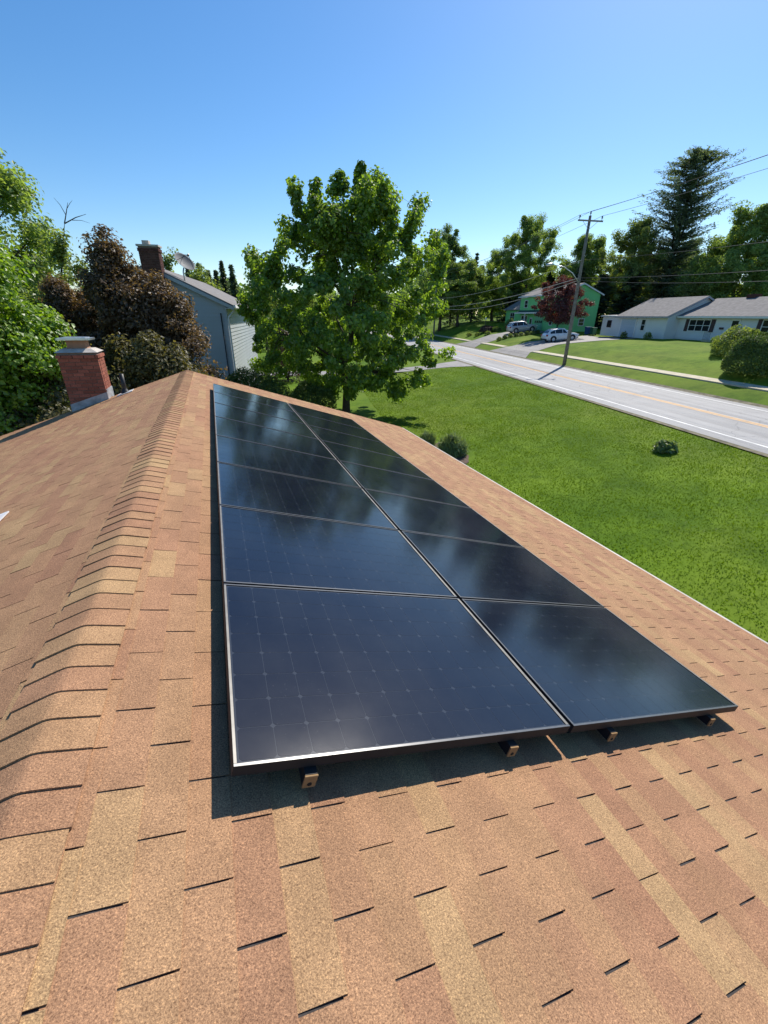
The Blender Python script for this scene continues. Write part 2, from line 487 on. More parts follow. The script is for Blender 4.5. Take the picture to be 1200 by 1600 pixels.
def build_ground():
    ts = sorted(set([float(q) for q in TN] + list(np.arange(-60, 61, 2.0)) + list(np.arange(28, 37, 1.0)) + [-900, 900]))
    vs_ = sorted(set([float(q) for q in VN] + list(np.arange(-40, 131, 3.0)) + [-900, 900]))
    V = []
    for t in ts:
        for v in vs_:
            x, y = tv_xy(t, v)
            V.append((x, y, float(gz_tv(t, v))))
    W = len(vs_)
    F = [(i * W + k, (i + 1) * W + k, (i + 1) * W + k + 1, i * W + k + 1) for i in range(len(ts) - 1) for k in range(W - 1)]
    g = MB().add(V, F).build('ground', M['lawn'])
    tag(g, 'green lawn rolling down to the road and up beyond it', 'ground', kind='structure')
build_ground()

road = sheet('road', [(17.35, -120, 320), (26.15, -120, 320)], M['road'], 0.05)
tag(road, 'light grey two-lane asphalt road', 'road')
for nm, t0, wd, mat in (('edge_line', 18.15, 0.15, 'line_white'), ('edge_line', 25.2, 0.15, 'line_white'), ('centre_line', 21.50, 0.14, 'line_yellow'), ('centre_line', 21.76, 0.14, 'line_yellow')):
    sheet(nm, [(t0, -120, 320), (t0 + wd, -120, 320)], M[mat], 0.056, road)
for t0, t1_, nm in ((17.05, 17.42, 'near'), (26.08, 26.5, 'far')):
    tag(sheet('road_shoulder', [(t0, -120, 320), (t1_, -120, 320)], M['dirt'], 0.045), f'thin strip of bare dirt along the {nm} road edge', 'shoulder')
side = empty('sidewalk', (*tv_xy(28.8, 40), float(gz_tv(28.8, 40))))
tag(side, 'pale concrete sidewalk along the far side of the road', 'sidewalk', kind='structure')
sidew_slabs = []
def slab(v0, v1):
    mb = MB()
    vs = []
    for z in (-0.12, 0.05):
        for (t, v) in ((28.2, v0), (29.1, v0), (29.1, v1), (28.2, v1)):
            x, y = tv_xy(t, v)
            vs.append((x - side.location.x, y - side.location.y, float(gz_tv(28.6, v)) + z + (t - 28.6) * 0.10 - side.location.z))
    mb.add(vs, [(3, 2, 1, 0), (4, 5, 6, 7), (0, 1, 5, 4), (1, 2, 6, 5), (2, 3, 7, 6), (3, 0, 4, 7)])
    mb.build('slab', M['concrete'], side)
v = 8.0
while v < 120:
    if not (53.5 < v + 0.7 < 61.5 or 70.5 < v + 0.7 < 76.5):
        slab(v, v + 1.485)
    v += 1.5
d1 = sheet('driveway', [(26.1, 50.5, 63), (28, 53, 61.5), (33, 54, 61.5), (38, 53.5, 62), (41.6, 51.5, 62.5)], M['drive'], 0.03)
tag(d1, 'asphalt driveway under the white crossover car', 'driveway')
d2 = sheet('driveway', [(26.1, 68.5, 79), (28, 70.2, 76.6), (39.6, 70.2, 76.0)], M['drive'], 0.03)
tag(d2, 'asphalt driveway under the silver car', 'driveway')
d3 = sheet('driveway', [(-6, 44.2, 47.4), (14, 44.4, 47.6), (17.4, 43.2, 49)], M['drive'], 0.03)
tag(d3, 'grey driveway behind the maple tree', 'driveway')

# ------------------------------------------------------------------ the roof we stand on
A = 0.3095                              # roof pitch
CA, SA = math.cos(A), math.sin(A)
SE = 5.806                              # slope length ridge to eave
Y0, Y1 = -4.0, 11.376                   # near and far gable
def rp(side_, s, y, d):
    """slope coordinates -> world; side_ +1 right, -1 left"""
    return Vector((side_ * (s * CA + d * SA), y, -s * SA + d * CA))
GZ = -4.25
house = empty('house', (0, 3.7, GZ))
tag(house, 'house with tan and reddish three-tab shingle roof seen from its ridge', 'house')
HO = Vector(house.location)
def hb(mb, name, mat, parent, smooth=False):
    mb.v = [tuple(Vector(q) - HO) for q in mb.v]
    return mb.build(name, mat, parent, smooth)
# deck: a solid gable slab
mb = MB()
sec = [rp(-1, SE, 0, 0), rp(1, 0, 0, 0), rp(1, SE, 0, 0), rp(1, SE, 0, -0.16), rp(1, 0, 0, -0.16), rp(-1, SE, 0, -0.16)]
sec = [(q.x, q.z) for q in sec]
mb.prism([sec[0], sec[1], sec[4], sec[5]], Y0, Y1, 'y')
mb.prism([sec[1], sec[2], sec[3], sec[4]], Y0, Y1, 'y')
roof = hb(mb, 'roof', M['deck'], house)
EXP, TAB, SLOT = 0.1235, 0.2985, 0.0062
S0 = 0.1865 - 2 * EXP + 0.0
def course_list():
    k, s = 0, 0.1865
    L = []
    for i in range(-2, 200):
        s0 = 0.1865 + i * EXP
        if s0 > SE: break
        L.append((i, s0))
    return L
def tab_verts(side_, s0, ya, yb, lift, tilt=0.0):
    sa, sb = max(0.0, s0 - 0.012), min(s0 + EXP, SE + 0.02)
    out = []
    for (s, y, d) in ((sa, ya, 0.0), (sa, yb, 0.0), (sb, ya, 0.0026 + lift), (sb, yb, 0.0026 + lift + tilt), (sa, ya, 0.0020), (sa, yb, 0.0020), (sb, ya, 0.0068 + lift), (sb, yb, 0.0068 + lift + tilt)):
        out.append(rp(side_, s, y, d))
    return out
TABF = [(0, 1, 3, 2), (4, 6, 7, 5), (0, 4, 5, 1), (2, 3, 7, 6), (0, 2, 6, 4), (1, 5, 7, 3)]
def project(q):
    d = q - CAM
    z = d.dot(fw)
    if z < 0.15: return None
    return (600 + 651.5 * d.dot(rt) / z, 800 - 651.5 * d.dot(up) / z, z)
tabs = []
for side_ in (1, -1):
    for (i, s0) in course_list():
        off = 0.70 if i % 2 == 0 else 0.8485
        if side_ < 0: off += 0.11
        n0 = math.floor((Y0 - off) / TAB)
        n1 = math.ceil((Y1 - off) / TAB)
        drift = random.uniform(-0.004, 0.004)
        run = 0
        for n_ in range(n0, n1):
            ya = max(Y0 - 0.015, off + n_ * TAB + SLOT / 2 + drift + random.uniform(-0.0015, 0.0015))
            yb = min(Y1 + 0.02, off + (n_ + 1) * TAB - SLOT / 2 + drift + random.uniform(-0.0015, 0.0015))
            if yb - ya < 0.03: continue
            run -= 1
            if run < 0:
                shade = random.random(); run = random.choice((0, 0, 0, 1, 1))
            vs = tab_verts(side_, s0, ya, yb, random.uniform(-0.0008, 0.0014), random.uniform(-0.0012, 0.0012))
            c = sum(vs, Vector()) / 8
            pj = project(c)
            area = 0
            if pj and -40 < pj[0] < 1240 and -40 < pj[1] < 1660:
                pr = [project(vs[q]) for q in (4, 6, 7, 5)]
                if all(pr):
                    a = 0
                    for q in range(4):
                        a += pr[q][0] * pr[(q + 1) % 4][1] - pr[(q + 1) % 4][0] * pr[q][1]
                    area = abs(a) / 2
                    # hidden below the panels
                    if side_ > 0 and 0.62 < s0 < 3.4 and 1.1 < ya < 9.3: area = 0
            tabs.append((area, side_, s0, vs, shade, c))
order = sorted(range(len(tabs)), key=lambda q: -tabs[q][0])
single = set(order[:300])
fv, ff, fa = [], [], []
for q, (area, side_, s0, vs, shade, c) in enumerate(tabs):
    if q in single:
        mb = MB().add([p_ - c for p_ in vs], TABF)
        me = mb.mesh('shingle', M['shingle_a'])
        a = me.attributes.new('shade', 'FLOAT', 'FACE')
        a.data.foreach_set('value', [shade] * 6)
        link('shingle', me, roof, c - HO)
    else:
        b = len(fv)
        fv += [tuple(p_ - HO) for p_ in vs]
        ff += [[b + i for i in f] for f in TABF]
        fa += [shade] * 6
fld = link('shingle_field', np_mesh('shingle_field', fv, ff, M['shingle_a'], fa, 4), roof)
tag(fld, kind='stuff')
# ridge caps, each bent over the ridge, butts towards us
y = Y0
CW = 0.150
k = 0
while y < Y1 - 0.02:
    ya, yb = y, min(y + 0.20, Y1 + 0.015)
    jit = random.uniform(-0.003, 0.003)
    wL, wR = CW + random.uniform(-0.003, 0.003), CW - 0.004 + random.uniform(-0.003, 0.003)
    prof = []
    for s_ in (-wL, -0.085, -0.030, -0.009, 0.0, 0.009, 0.030, 0.085, wR):
        sd = -1 if s_ < 0 else 1
        q = rp(sd, abs(s_), 0, 0)
        z = q.z - 0.0025 * math.exp(-(s_ / 0.008) ** 2)
        prof.append((q.x, z))
    nP = len(prof)
    vs = []
    for (yy, d0, d1) in ((ya + jit, 0.0060, 0.0185 + random.uniform(-0.001, 0.003)), (yb, 0.0040, 0.0105)):
        for dd in (d0, d1):
            for (px_, pz_) in prof:
                w = min(1, abs(px_) / 0.02)
                nx = SA * w * (1 if px_ > 0 else -1)
                vs.append(Vector((px_ + nx * dd, yy, pz_ + dd * CA)))
    fs = []
    for i in range(nP - 1):
        fs += [(nP + i, nP + i + 1, 3 * nP + i + 1, 3 * nP + i), (i + 1, i, 2 * nP + i, 2 * nP + i + 1), (i, i + 1, nP + i + 1, nP + i), (2 * nP + i + 1, 2 * nP + i, 3 * nP + i, 3 * nP + i + 1)]
    fs += [(0, nP, 3 * nP, 2 * nP), (nP - 1, 3 * nP - 1, 4 * nP - 1, 2 * nP - 1)]
    c = Vector((0, (ya + yb) / 2, 0))
    me = MB().add([p_ - c for p_ in vs], fs).mesh('ridge_cap', M['shingle_a'])
    a = me.attributes.new('shade', 'FLOAT', 'FACE')
    a.data.foreach_set('value', [random.random()] * len(fs))
    link('ridge_cap', me, roof, c - HO)
    y += 0.1225
    k += 1
# drip edge, gutters, fascia, rake boards, walls
for sd in (1, -1):
    mb = MB()
    e = rp(sd, SE, 0, 0)
    x0 = abs(e.x)
    gx = [(x0 + 0.025, e.z - 0.03), (x0 + 0.135, e.z - 0.02), (x0 + 0.145, e.z - 0.028), (x0 + 0.135, e.z - 0.125), (x0 + 0.025, e.z - 0.135)]
    prof = [(sd * (x0 + 0.004), e.z - 0.02), (sd * (x0 + 0.085), e.z - 0.022), (sd * (x0 + 0.092), e.z - 0.034), (sd * (x0 + 0.08), e.z - 0.12), (sd * (x0 + 0.004), e.z - 0.13)]
    mb.prism(prof, Y0 + 0.02, Y1 - 0.02, 'y')
    hb(mb, 'gutter', M['gutter'], house)
    mb = MB()
    for yy in (Y0 - 0.02, Y1):
        a_, b_ = rp(sd, 0.02, 0, -0.003), rp(sd, SE - 0.02, 0, -0.003)
        a2, b2 = rp(sd, 0.02, 0, -0.20), rp(sd, SE - 0.02, 0, -0.20)
        mb.prism([(a_.x, a_.z), (b_.x, b_.z), (b2.x, b2.z), (a2.x, a2.z)], yy + 0.001, yy + 0.019, 'y')
    hb(mb, 'rake_board', M['fascia'], house)
mb = MB()
xe = rp(1, SE - 0.45, 0, 0)
zt = xe.z - 0.16
mb.prism([(-xe.x, GZ - 0.3), (xe.x, GZ - 0.3), (xe.x, zt), (0, -0.17), (-xe.x, zt)], Y0 + 0.35, Y1 - 0.35, 'y')
hb(mb, 'wall', M['siding_cream'], house)

# chimney straddling the far gable
chim_x0, chim_x1, chim_y0, chim_y1 = -2.44, -1.70, 11.10, 11.70
chim_b, chim_t = -1.35, 0.44
mb = MB()
mb.box(chim_x0 + 0.012, chim_x1 - 0.012, chim_y0 + 0.012, chim_y1 - 0.012, chim_b, chim_t)
chim = hb(mb, 'chimney', M['mortar'], house)
tag(chim, 'red brick chimney with clay flue and metal cap')
def brick_wall(parent, x0, x1, y0, y1, z0, z1, mat, org, corb=0.0, bl=0.205, bh=0.062, jt=0.011, dep=0.09, cz=None):
    cache = {}
    row = 0
    z = z0
    while z + bh <= z1 + 1e-3:
        ex = corb if (cz is not None and z > cz) else 0.0
        for face in range(4):
            L = (x1 - x0 if face % 2 == 0 else y1 - y0) + 2 * ex
            off = 0 if (row + face) % 2 == 0 else bl / 2
            a = 0.0
            pos = []
            cuts = [0.0]
            q = off if off > 0 else bl
            while q < L - 0.05:
                cuts.append(q); q += bl
            cuts.append(L)
            for i in range(len(cuts) - 1):
                l0, l1 = cuts[i] + jt / 2, cuts[i + 1] - jt / 2
                if face % 2 == 1: # side faces sit between the front ones
                    l0 = max(l0, 0.10); l1 = min(l1, L - 0.10)
                    if l1 - l0 < 0.03: continue
                ln = round(l1 - l0, 3)
                key = (ln, face % 2)
                if key not in cache:
                    m_ = MB()
                    if face % 2 == 0: m_.box(0, ln, 0, dep, 0, bh)
                    else: m_.box(0, dep, 0, ln, 0, bh)
                    cache[key] = m_.mesh('brick', mat)
                j = random.uniform(-0.002, 0.002)
                loc = {0: (x0 - ex + l0, y0 - ex + j, z), 2: (x0 - ex + l0, y1 + ex - dep + j, z), 1: (x1 + ex - dep + j, y0 - ex + l0, z), 3: (x0 - ex + j, y0 - ex + l0, z)}[face]
                link('brick', cache[key], parent, Vector(loc) - org)
        z += bh + jt
        row += 1
brick_wall(chim, chim_x0, chim_x1, chim_y0, chim_y1, -0.62, chim_t + 0.005, M['brick'], HO, corb=0.022, cz=chim_t - 0.16)
mb = MB()     # mortar wash crown
for (e0, za, e1, zb) in ((0.022, chim_t + 0.004, -0.10, chim_t + 0.075),):
    vs = [(chim_x0 - e0, chim_y0 - e0, za), (chim_x1 + e0, chim_y0 - e0, za), (chim_x1 + e0, chim_y1 + e0, za), (chim_x0 - e0, chim_y1 + e0, za),
          (chim_x0 - e1, chim_y0 - e1, zb), (chim_x1 + e1, chim_y0 - e1, zb), (chim_x1 + e1, chim_y1 + e1, zb), (chim_x0 - e1, chim_y1 + e1, zb)]
    mb.add(vs, [(3, 2, 1, 0), (4, 5, 6, 7), (0, 1, 5, 4), (1, 2, 6, 5), (2, 3, 7, 6), (3, 0, 4, 7)])
hb(mb, 'crown', M['crown_conc'], chim)
mb = MB()
fx0, fx1, fy0, fy1, fz0, fz1 = -2.25, -1.88, 11.24, 11.56, chim_t + 0.06, chim_t + 0.235
mb.prism([(fx0, fy0), (fx1, fy0), (fx1, fy1), (fx0, fy1)], fz0, fz0 + 0.05)
mb.mi = 0
mb.box(fx0 + 0.01, fx1 - 0.01, fy0 + 0.01, fy1 - 0.01, fz0 + 0.05, fz1)
hb(mb, 'flue', M['flue'], chim)
mb = MB()
mb.prism([(-2.36, 11.14), (-1.80, 11.14), (-1.77, 11.17), (-1.77, 11.63), (-1.80, 11.66), (-2.36, 11.66), (-2.39, 11.63), (-2.39, 11.17)], fz1 + 0.006, fz1 + 0.045)
mb.prism([(-2.30, 11.20), (-1.86, 11.20), (-1.86, 11.60), (-2.30, 11.60)], fz1 + 0.045, fz1 + 0.06)
hb(mb, 'cap', M['galv'], chim)
# stepped flashing round the foot of the chimney
mb = MB()
def roofz(x): return -abs(x) * math.tan(A)
e = 0.008
mb.add([(chim_x0 - e, chim_y0 - e, roofz(chim_x0) - 0.02), (chim_x1 + e, chim_y0 - e, roofz(chim_x1) - 0.02), (chim_x1 + e, chim_y0 - e, roofz(chim_x1) + 0.16), (chim_x0 - e, chim_y0 - e, roofz(chim_x0) + 0.16),
        (chim_x0 - e, chim_y0 + 0.03, roofz(chim_x0) - 0.02), (chim_x1 + e, chim_y0 + 0.03, roofz(chim_x1) - 0.02), (chim_x1 + e, chim_y0 + 0.03, roofz(chim_x1) + 0.16), (chim_x0 - e, chim_y0 + 0.03, roofz(chim_x0) + 0.16)],
       [(0, 1, 2, 3), (4, 7, 6, 5), (3, 2, 6, 7), (0, 3, 7, 4), (1, 5, 6, 2)])
mb.box(chim_x1 - 0.02, chim_x1 + 0.0085, chim_y0 + 0.031, chim_y1 + 0.01, roofz(chim_x1) - 0.02, roofz(chim_x1) + 0.21)
hb(mb, 'flashing', M['lead'], chim)

def vent(x, y, h, r_, label, base_mat):
    z = roofz(x)
    t = empty('vent_pipe', (x, y, z))
    tag(t, label, 'vent pipe')
    m_ = MB()
    m_.tube([(0, 0, -0.05), (0, 0, h)], r_, 14)
    m_.build('pipe', M['pvc_black'], t, True)
    m_ = MB()
    m_.lathe([(r_ + 0.06, 0.02), (r_ + 0.035, 0.05), (r_ + 0.004, 0.11)], 16)
    m_.build('collar', M['pvc_black'], t, True)
    m_ = MB()
    q = math.tan(A)
    f = []
    for (a, b) in ((-0.16, -0.15), (0.16, -0.15), (0.16, 0.15), (-0.16, 0.15)):
        f.append((a, b, a * q + 0.012))
    f += [(a, b, c_ + 0.012) for a, b, c_ in f]
    m_.add(f, [(3, 2, 1, 0), (4, 5, 6, 7), (0, 1, 5, 4), (1, 2, 6, 5), (2, 3, 7, 6), (3, 0, 4, 7)])
    m_.build('flashing', base_mat, t)
vent(-1.33, 11.05, 0.42, 0.045, 'black vent pipe on white flashing beside the brick chimney', M['white_flash'])
vent(-1.36, 4.10, 0.30, 0.045, 'vent pipe whose white flashing corner shows at the left picture edge', M['white_flash'])

# ------------------------------------------------------------------ solar array: 2 columns x 8 rows
PW, PL, PITCHY, GAPC = 1.502, 1.034, 1.05, 0.0265
PS0, PY0, PD = 0.5446, 0.934, 0.130
FH, FL = 0.042, 0.011
ORD = ['nearest', 'second', 'third', 'fourth', 'fifth', 'sixth', 'seventh', 'farthest']
rotm = Matrix.Rotation(A, 4, 'Y')       # local x runs down the slope
fm = MB()
fm.box(0, PW, 0, FL, -FH, 0); fm.box(0, PW, PL - FL, PL, -FH, 0)
fm.box(0, FL, FL + 0.0001, PL - FL - 0.0001, -FH, 0); fm.box(PW - FL, PW, FL + 0.0001, PL - FL - 0.0001, -FH, 0)
frame_me = fm.mesh('frame', M['frame'])
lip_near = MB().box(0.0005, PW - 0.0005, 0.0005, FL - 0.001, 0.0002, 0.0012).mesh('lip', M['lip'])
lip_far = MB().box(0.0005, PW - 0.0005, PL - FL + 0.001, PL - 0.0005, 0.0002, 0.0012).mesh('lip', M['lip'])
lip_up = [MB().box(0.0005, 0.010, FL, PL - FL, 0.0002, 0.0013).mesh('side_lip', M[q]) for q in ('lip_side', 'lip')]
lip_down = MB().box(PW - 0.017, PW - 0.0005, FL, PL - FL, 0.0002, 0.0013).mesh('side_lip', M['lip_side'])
lm = MB(); lm.box(FL - 0.002, PW - FL + 0.002, FL - 0.002, PL - FL + 0.002, -0.008, -0.0026)
lam_me = lm.mesh('laminate', M['laminate'])
NXC, NYC = 12, 8
cw, ch_ = (PW - 2 * FL - 0.016) / NXC, (PL - 2 * FL - 0.016) / NYC
def cell_poly(w, h, c):
    return [(c, 0), (w - c, 0), (w, c), (w, h - c), (w - c, h), (c, h), (0, h - c), (0, c)]
g_ = 0.0027
cell_one = MB().prism(cell_poly(cw - g_, ch_ - g_, 0.009), 0.0, 0.0006).mesh('cell', M['cell'])
cb = MB()
for i in range(NXC):
    for j in range(NYC):
        cb.prism([(FL + 0.008 + i * cw + a, FL + 0.008 + j * ch_ + b) for a, b in cell_poly(cw - g_, ch_ - g_, 0.009)], -0.0026, -0.0020)
cells_me = cb.mesh('cells', M['cell'])
for j in range(2):
    for k in range(8):
        s = PS0 + j * (PW + GAPC)
        base = rp(1, s, PY0 + k * PITCHY, PD + random.uniform(-0.001, 0.001))
        pn = empty('solar_panel', base)
        pn.rotation_euler = (random.uniform(-0.0006, 0.0006), A + random.uniform(-0.0006, 0.0006), 0)
        side_w = 'ridge-side' if j == 0 else 'lawn-side'
        tag(pn, f'black framed solar panel, {ORD[k]} from the camera in the {side_w} column', 'solar panel', 'solar panels on the roof')
        fr_ = link('frame', frame_me, pn)
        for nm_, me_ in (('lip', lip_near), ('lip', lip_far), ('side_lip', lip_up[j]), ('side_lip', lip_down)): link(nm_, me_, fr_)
        la = link('laminate', lam_me, pn)
        if k < 2:
            for a in range(NXC):
                for b in range(NYC):
                    link('cell', cell_one, la, (FL + 0.008 + a * cw, FL + 0.008 + b * ch_, -0.0026))
        else:
            cg = link('cell_field', cells_me, pn)
            tag(cg, kind='stuff')
for s, nm in ((0.80, 'closest to the ridge'), (1.70, 'second from the ridge'), (2.36, 'third from the ridge'), (3.27, 'closest to the eave')):
    o = empty('mounting_rail', rp(1, s, PY0 - 0.03, PD - FH - 0.052))
    o.rotation_euler = (0, A, 0)
    tag(o, f'metal mounting rail under the solar panels, {nm}', 'rail', 'panel mounting rails')
    m_ = MB(); m_.box(-0.021, 0.021, 0.004, 8.42, 0, 0.05); m_.build('rail', M['frame'], o)
    m_ = MB(); m_.bbox(-0.023, 0.023, -0.004, 0.003, -0.002, 0.050, 0.0012); ec = m_.build('end_cap', M['rail'], o)
    m_ = MB(); m_.lathe([(0.0001, -0.0055), (0.008, -0.0055), (0.008, -0.003)], 12, (0, 0, 0.014), 'y'); m_.build('hole', M['hole'], ec)
    for yy in np.arange(0.25, 8.4, 1.2):
        m_ = MB()
        m_.box(-0.06, -0.023, yy, yy + 0.05, -0.0285, 0.03)
        m_.box(-0.115, -0.0605, yy, yy + 0.05, -0.0285, -0.022)
        m_.build('roof_foot', M['alu'], o)

# ------------------------------------------------------------------ vegetation generators
def unit(v):
    return v / np.maximum(np.linalg.norm(v, axis=1, keepdims=True), 1e-9)

def leaves(C, N, size, aspect=0.62, fold=0.18, T=None, rg=rng):
    """C centres, N normals, size lengths -> folded diamond leaves (2 tris each)"""
    n = len(C)
    N = unit(N)
    if T is None: T = rg.normal(size=(n, 3))
    T = unit(T - N * np.sum(T * N, axis=1, keepdims=True))
    B = np.cross(N, T)
    s = size[:, None]
    w = s * aspect * 0.5
    v0 = C - T * s * 0.5
    v2 = C + T * s * 0.5
    v1 = C - T * s * 0.05 + B * w + N * w * fold * 2
    v3 = C - T * s * 0.05 - B * w + N * w * fold * 2
    V = np.stack([v0, v1, v2, v3], 1).reshape(-1, 3)
    b = (np.arange(n) * 4)[:, None]
    F = np.concatenate([b + [0, 1, 2], b + [0, 2, 3]], 1).reshape(-1, 3)
    return V, F

def clumps(nc, prof, H, Rm, rg, shell=0.5, lob=0.22, off=(0, 0), shoots=0):
    """clump centres inside a lumpy crown. prof: [(height fraction, radius fraction)]"""
    hs, rs = [q[0] for q in prof], [q[1] for q in prof]
    out = []
    ph = rg.uniform(0, 6.28, 6)
    while len(out) < nc:
        h = rg.uniform(hs[0], hs[-1])
        r_ = np.interp(h, hs, rs)
        if rg.random() > (r_ ** 1.2 + 0.05): continue
        th = rg.uniform(0, 6.283)
        lump = 1 + lob * (math.sin(2 * th + ph[0] + 5 * h) * 0.5 + math.sin(3 * th + ph[1] - 7 * h) * 0.5 + math.sin(5 * th + ph[2] + 11 * h) * 0.4)
        rad = r_ * Rm * lump * rg.random() ** shell
        out.append((off[0] * h + rad * math.cos(th), off[1] * h + rad * math.sin(th), h * H + rg.normal() * 0.012 * H))
    out = np.array(out)
    if shoots:
        th = np.arctan2(out[:, 1], out[:, 0])
        sc_ = out[:, 2] + 0.35 * np.hypot(out[:, 0], out[:, 1]) + rg.normal(size=len(out)) * 0.05 * H
        pick = np.argsort(-sc_)[:shoots * 3]
        pick = rg.choice(pick, shoots, replace=False)
        ex = []
        for i in pick:
            d = np.array([out[i, 0] * 0.05, out[i, 1] * 0.05, 1.0]) + rg.normal(size=3) * np.array([0.12, 0.12, 0])
            L_ = rg.uniform(0.05, 0.11) * H
            for q in (0.35, 0.7, 1.0):
                ex.append(out[i] + d * L_ * q)
        out = np.concatenate([out, np.array(ex)])
    return out

def crown_mesh(name, cl, per, crad, size, mat, rg, H, up_bias=0.35, flat=0.75, aspect=0.62, droop=0.0, mats2=None):
    n = len(cl) * per
    ci = np.repeat(np.arange(len(cl)), per)
    cr = crad * rg.uniform(0.55, 1.35, len(cl))
    d = unit(rg.normal(size=(n, 3)))
    rr = rg.random(n) ** 0.45
    off = d * (rr * cr[ci])[:, None]
    off[:, 2] *= flat
    C = cl[ci] + off
    axis = np.stack([cl[ci, 0], cl[ci, 1], (cl[ci, 2] - H * 0.45) * 0.7], 1)
    N = d * 0.7 + unit(axis) * 0.4 + np.array([0, 0, up_bias]) + rg.normal(size=(n, 3)) * 0.55
    T = None
    if droop:
        T = unit(axis) * 0.6 + np.array([0, 0, -droop]) + rg.normal(size=(n, 3)) * 0.7
    sz = size * rg.uniform(0.6, 1.25, n)
    V, F = leaves(C, N, sz, aspect, T=T, rg=rg)
    return np_mesh(name, V, F, mat)

def trunk_mesh(name, cl, H, r0, mat, rg, fork=0.3, limbs=9, twigs=40, lean=(0, 0), top=0.85):
    m_ = MB()
    K = 7
    pts = [Vector((lean[0] * (i / K) ** 1.3 + rg.normal() * 0.012 * H * (i > 0), lean[1] * (i / K) ** 1.3 + rg.normal() * 0.012 * H * (i > 0), H * top * i / K - (0.25 if i == 0 else 0))) for i in range(K + 1)]
    rad = [r0 * (1.35 if i == 0 else (1 - 0.86 * i / K)) for i in range(K + 1)]
    m_.tube(pts, rad, 9)
    def on_trunk(f):
        q = f * K
        i = min(int(q), K - 1)
        return pts[i].lerp(pts[i + 1], q - i), rad[i] + (rad[i + 1] - rad[i]) * (q - i)
    ends = []
    idx = rg.choice(len(cl), min(limbs, len(cl)), replace=False)
    for i in idx:
        e = Vector(cl[i])
        hz = max(fork, min(0.9, (e.z / (H * top)) * 0.62))
        s_, r_ = on_trunk(hz)
        mid = s_.lerp(e, 0.5) + Vector((0, 0, 0.06 * H)) * (0.6 if e.z > s_.z else -0.1)
        r_ = min(r_ * 0.55, r0 * 0.4)
        m_.tube([s_, s_.lerp(mid, 0.6) , mid, mid.lerp(e, 0.6), e], [r_, r_ * 0.8, r_ * 0.6, r_ * 0.4, r_ * 0.14], 6)
        ends.append((mid, e, r_))
    if ends:
        for i in rg.choice(len(cl), min(twigs, len(cl)), replace=False):
            e = Vector(cl[i])
            mid, l_, r_ = min(ends, key=lambda q: (q[0].lerp(q[1], 0.5) - e).length)
            s_ = mid.lerp(l_, rg.uniform(0.0, 0.7))
            md = s_.lerp(e, 0.5) + Vector((0, 0, 0.02 * H))
            m_.tube([s_, md, e], [r_ * 0.35, r_ * 0.22, r_ * 0.06], 5, False)
    return m_.mesh(name, mat, True)

PROF = {
    'round': [(0.24, 0.25), (0.34, 0.78), (0.48, 1.0), (0.62, 0.95), (0.76, 0.75), (0.88, 0.45), (0.97, 0.16)],
    'oval': [(0.16, 0.3), (0.26, 0.72), (0.42, 1.0), (0.58, 0.94), (0.73, 0.74), (0.86, 0.46), (0.98, 0.12)],
    'tall': [(0.20, 0.3), (0.34, 0.75), (0.50, 0.95), (0.66, 1.0), (0.80, 0.78), (0.91, 0.45), (1.0, 0.14)],
    'bush': [(0.04, 0.75), (0.2, 0.95), (0.45, 1.0), (0.7, 0.8), (0.88, 0.5), (0.98, 0.2)],
}
def make_tree(name, loc, H, Rm, leaf, prof='round', nc=90, per=60, crad=0.8, size=0.3, label=None, cat='tree', group=None, seed=0, r0=None, shell=0.5, lob=0.25,
              limbs=9, twigs=30, fork=0.25, droop=0.0, aspect=0.62, bark='bark', flat=0.75, rz=0.0, off=(0, 0), up_bias=0.35, shoots=14, extra=None):
    rg = np.random.default_rng(seed)
    t = empty(name, loc, rz)
    tag(t, label, cat, group)
    cl = clumps(nc, PROF[prof] if isinstance(prof, str) else prof, H, Rm, rg, shell, lob, off, shoots)
    if extra:
        ex = np.repeat(np.array(extra, dtype=float), 5, axis=0)
        cl = np.concatenate([cl, ex + rg.normal(size=ex.shape) * np.array([0.45, 0.45, 0.3])])
    link('trunk', trunk_mesh('trunk', cl, H, r0 or H * 0.018, M[bark], rg, fork, limbs, twigs, lean=off), t)
    link('crown', crown_mesh('crown', cl, per, crad, size, M[leaf], rg, H, droop=droop, aspect=aspect, flat=flat, up_bias=up_bias), t)
    return t

def copy_tree(o, loc, sc, rz, label, group=None, cat='tree'):
    c = o.copy(); col.objects.link(c)
    c.location = loc; c.scale = sc; c.rotation_euler = (0, 0, rz)
    c['label'] = label; c['category'] = cat
    if group: c['group'] = group
    for ch in o.children:
        k_ = ch.copy(); col.objects.link(k_); k_.parent = c
    return c

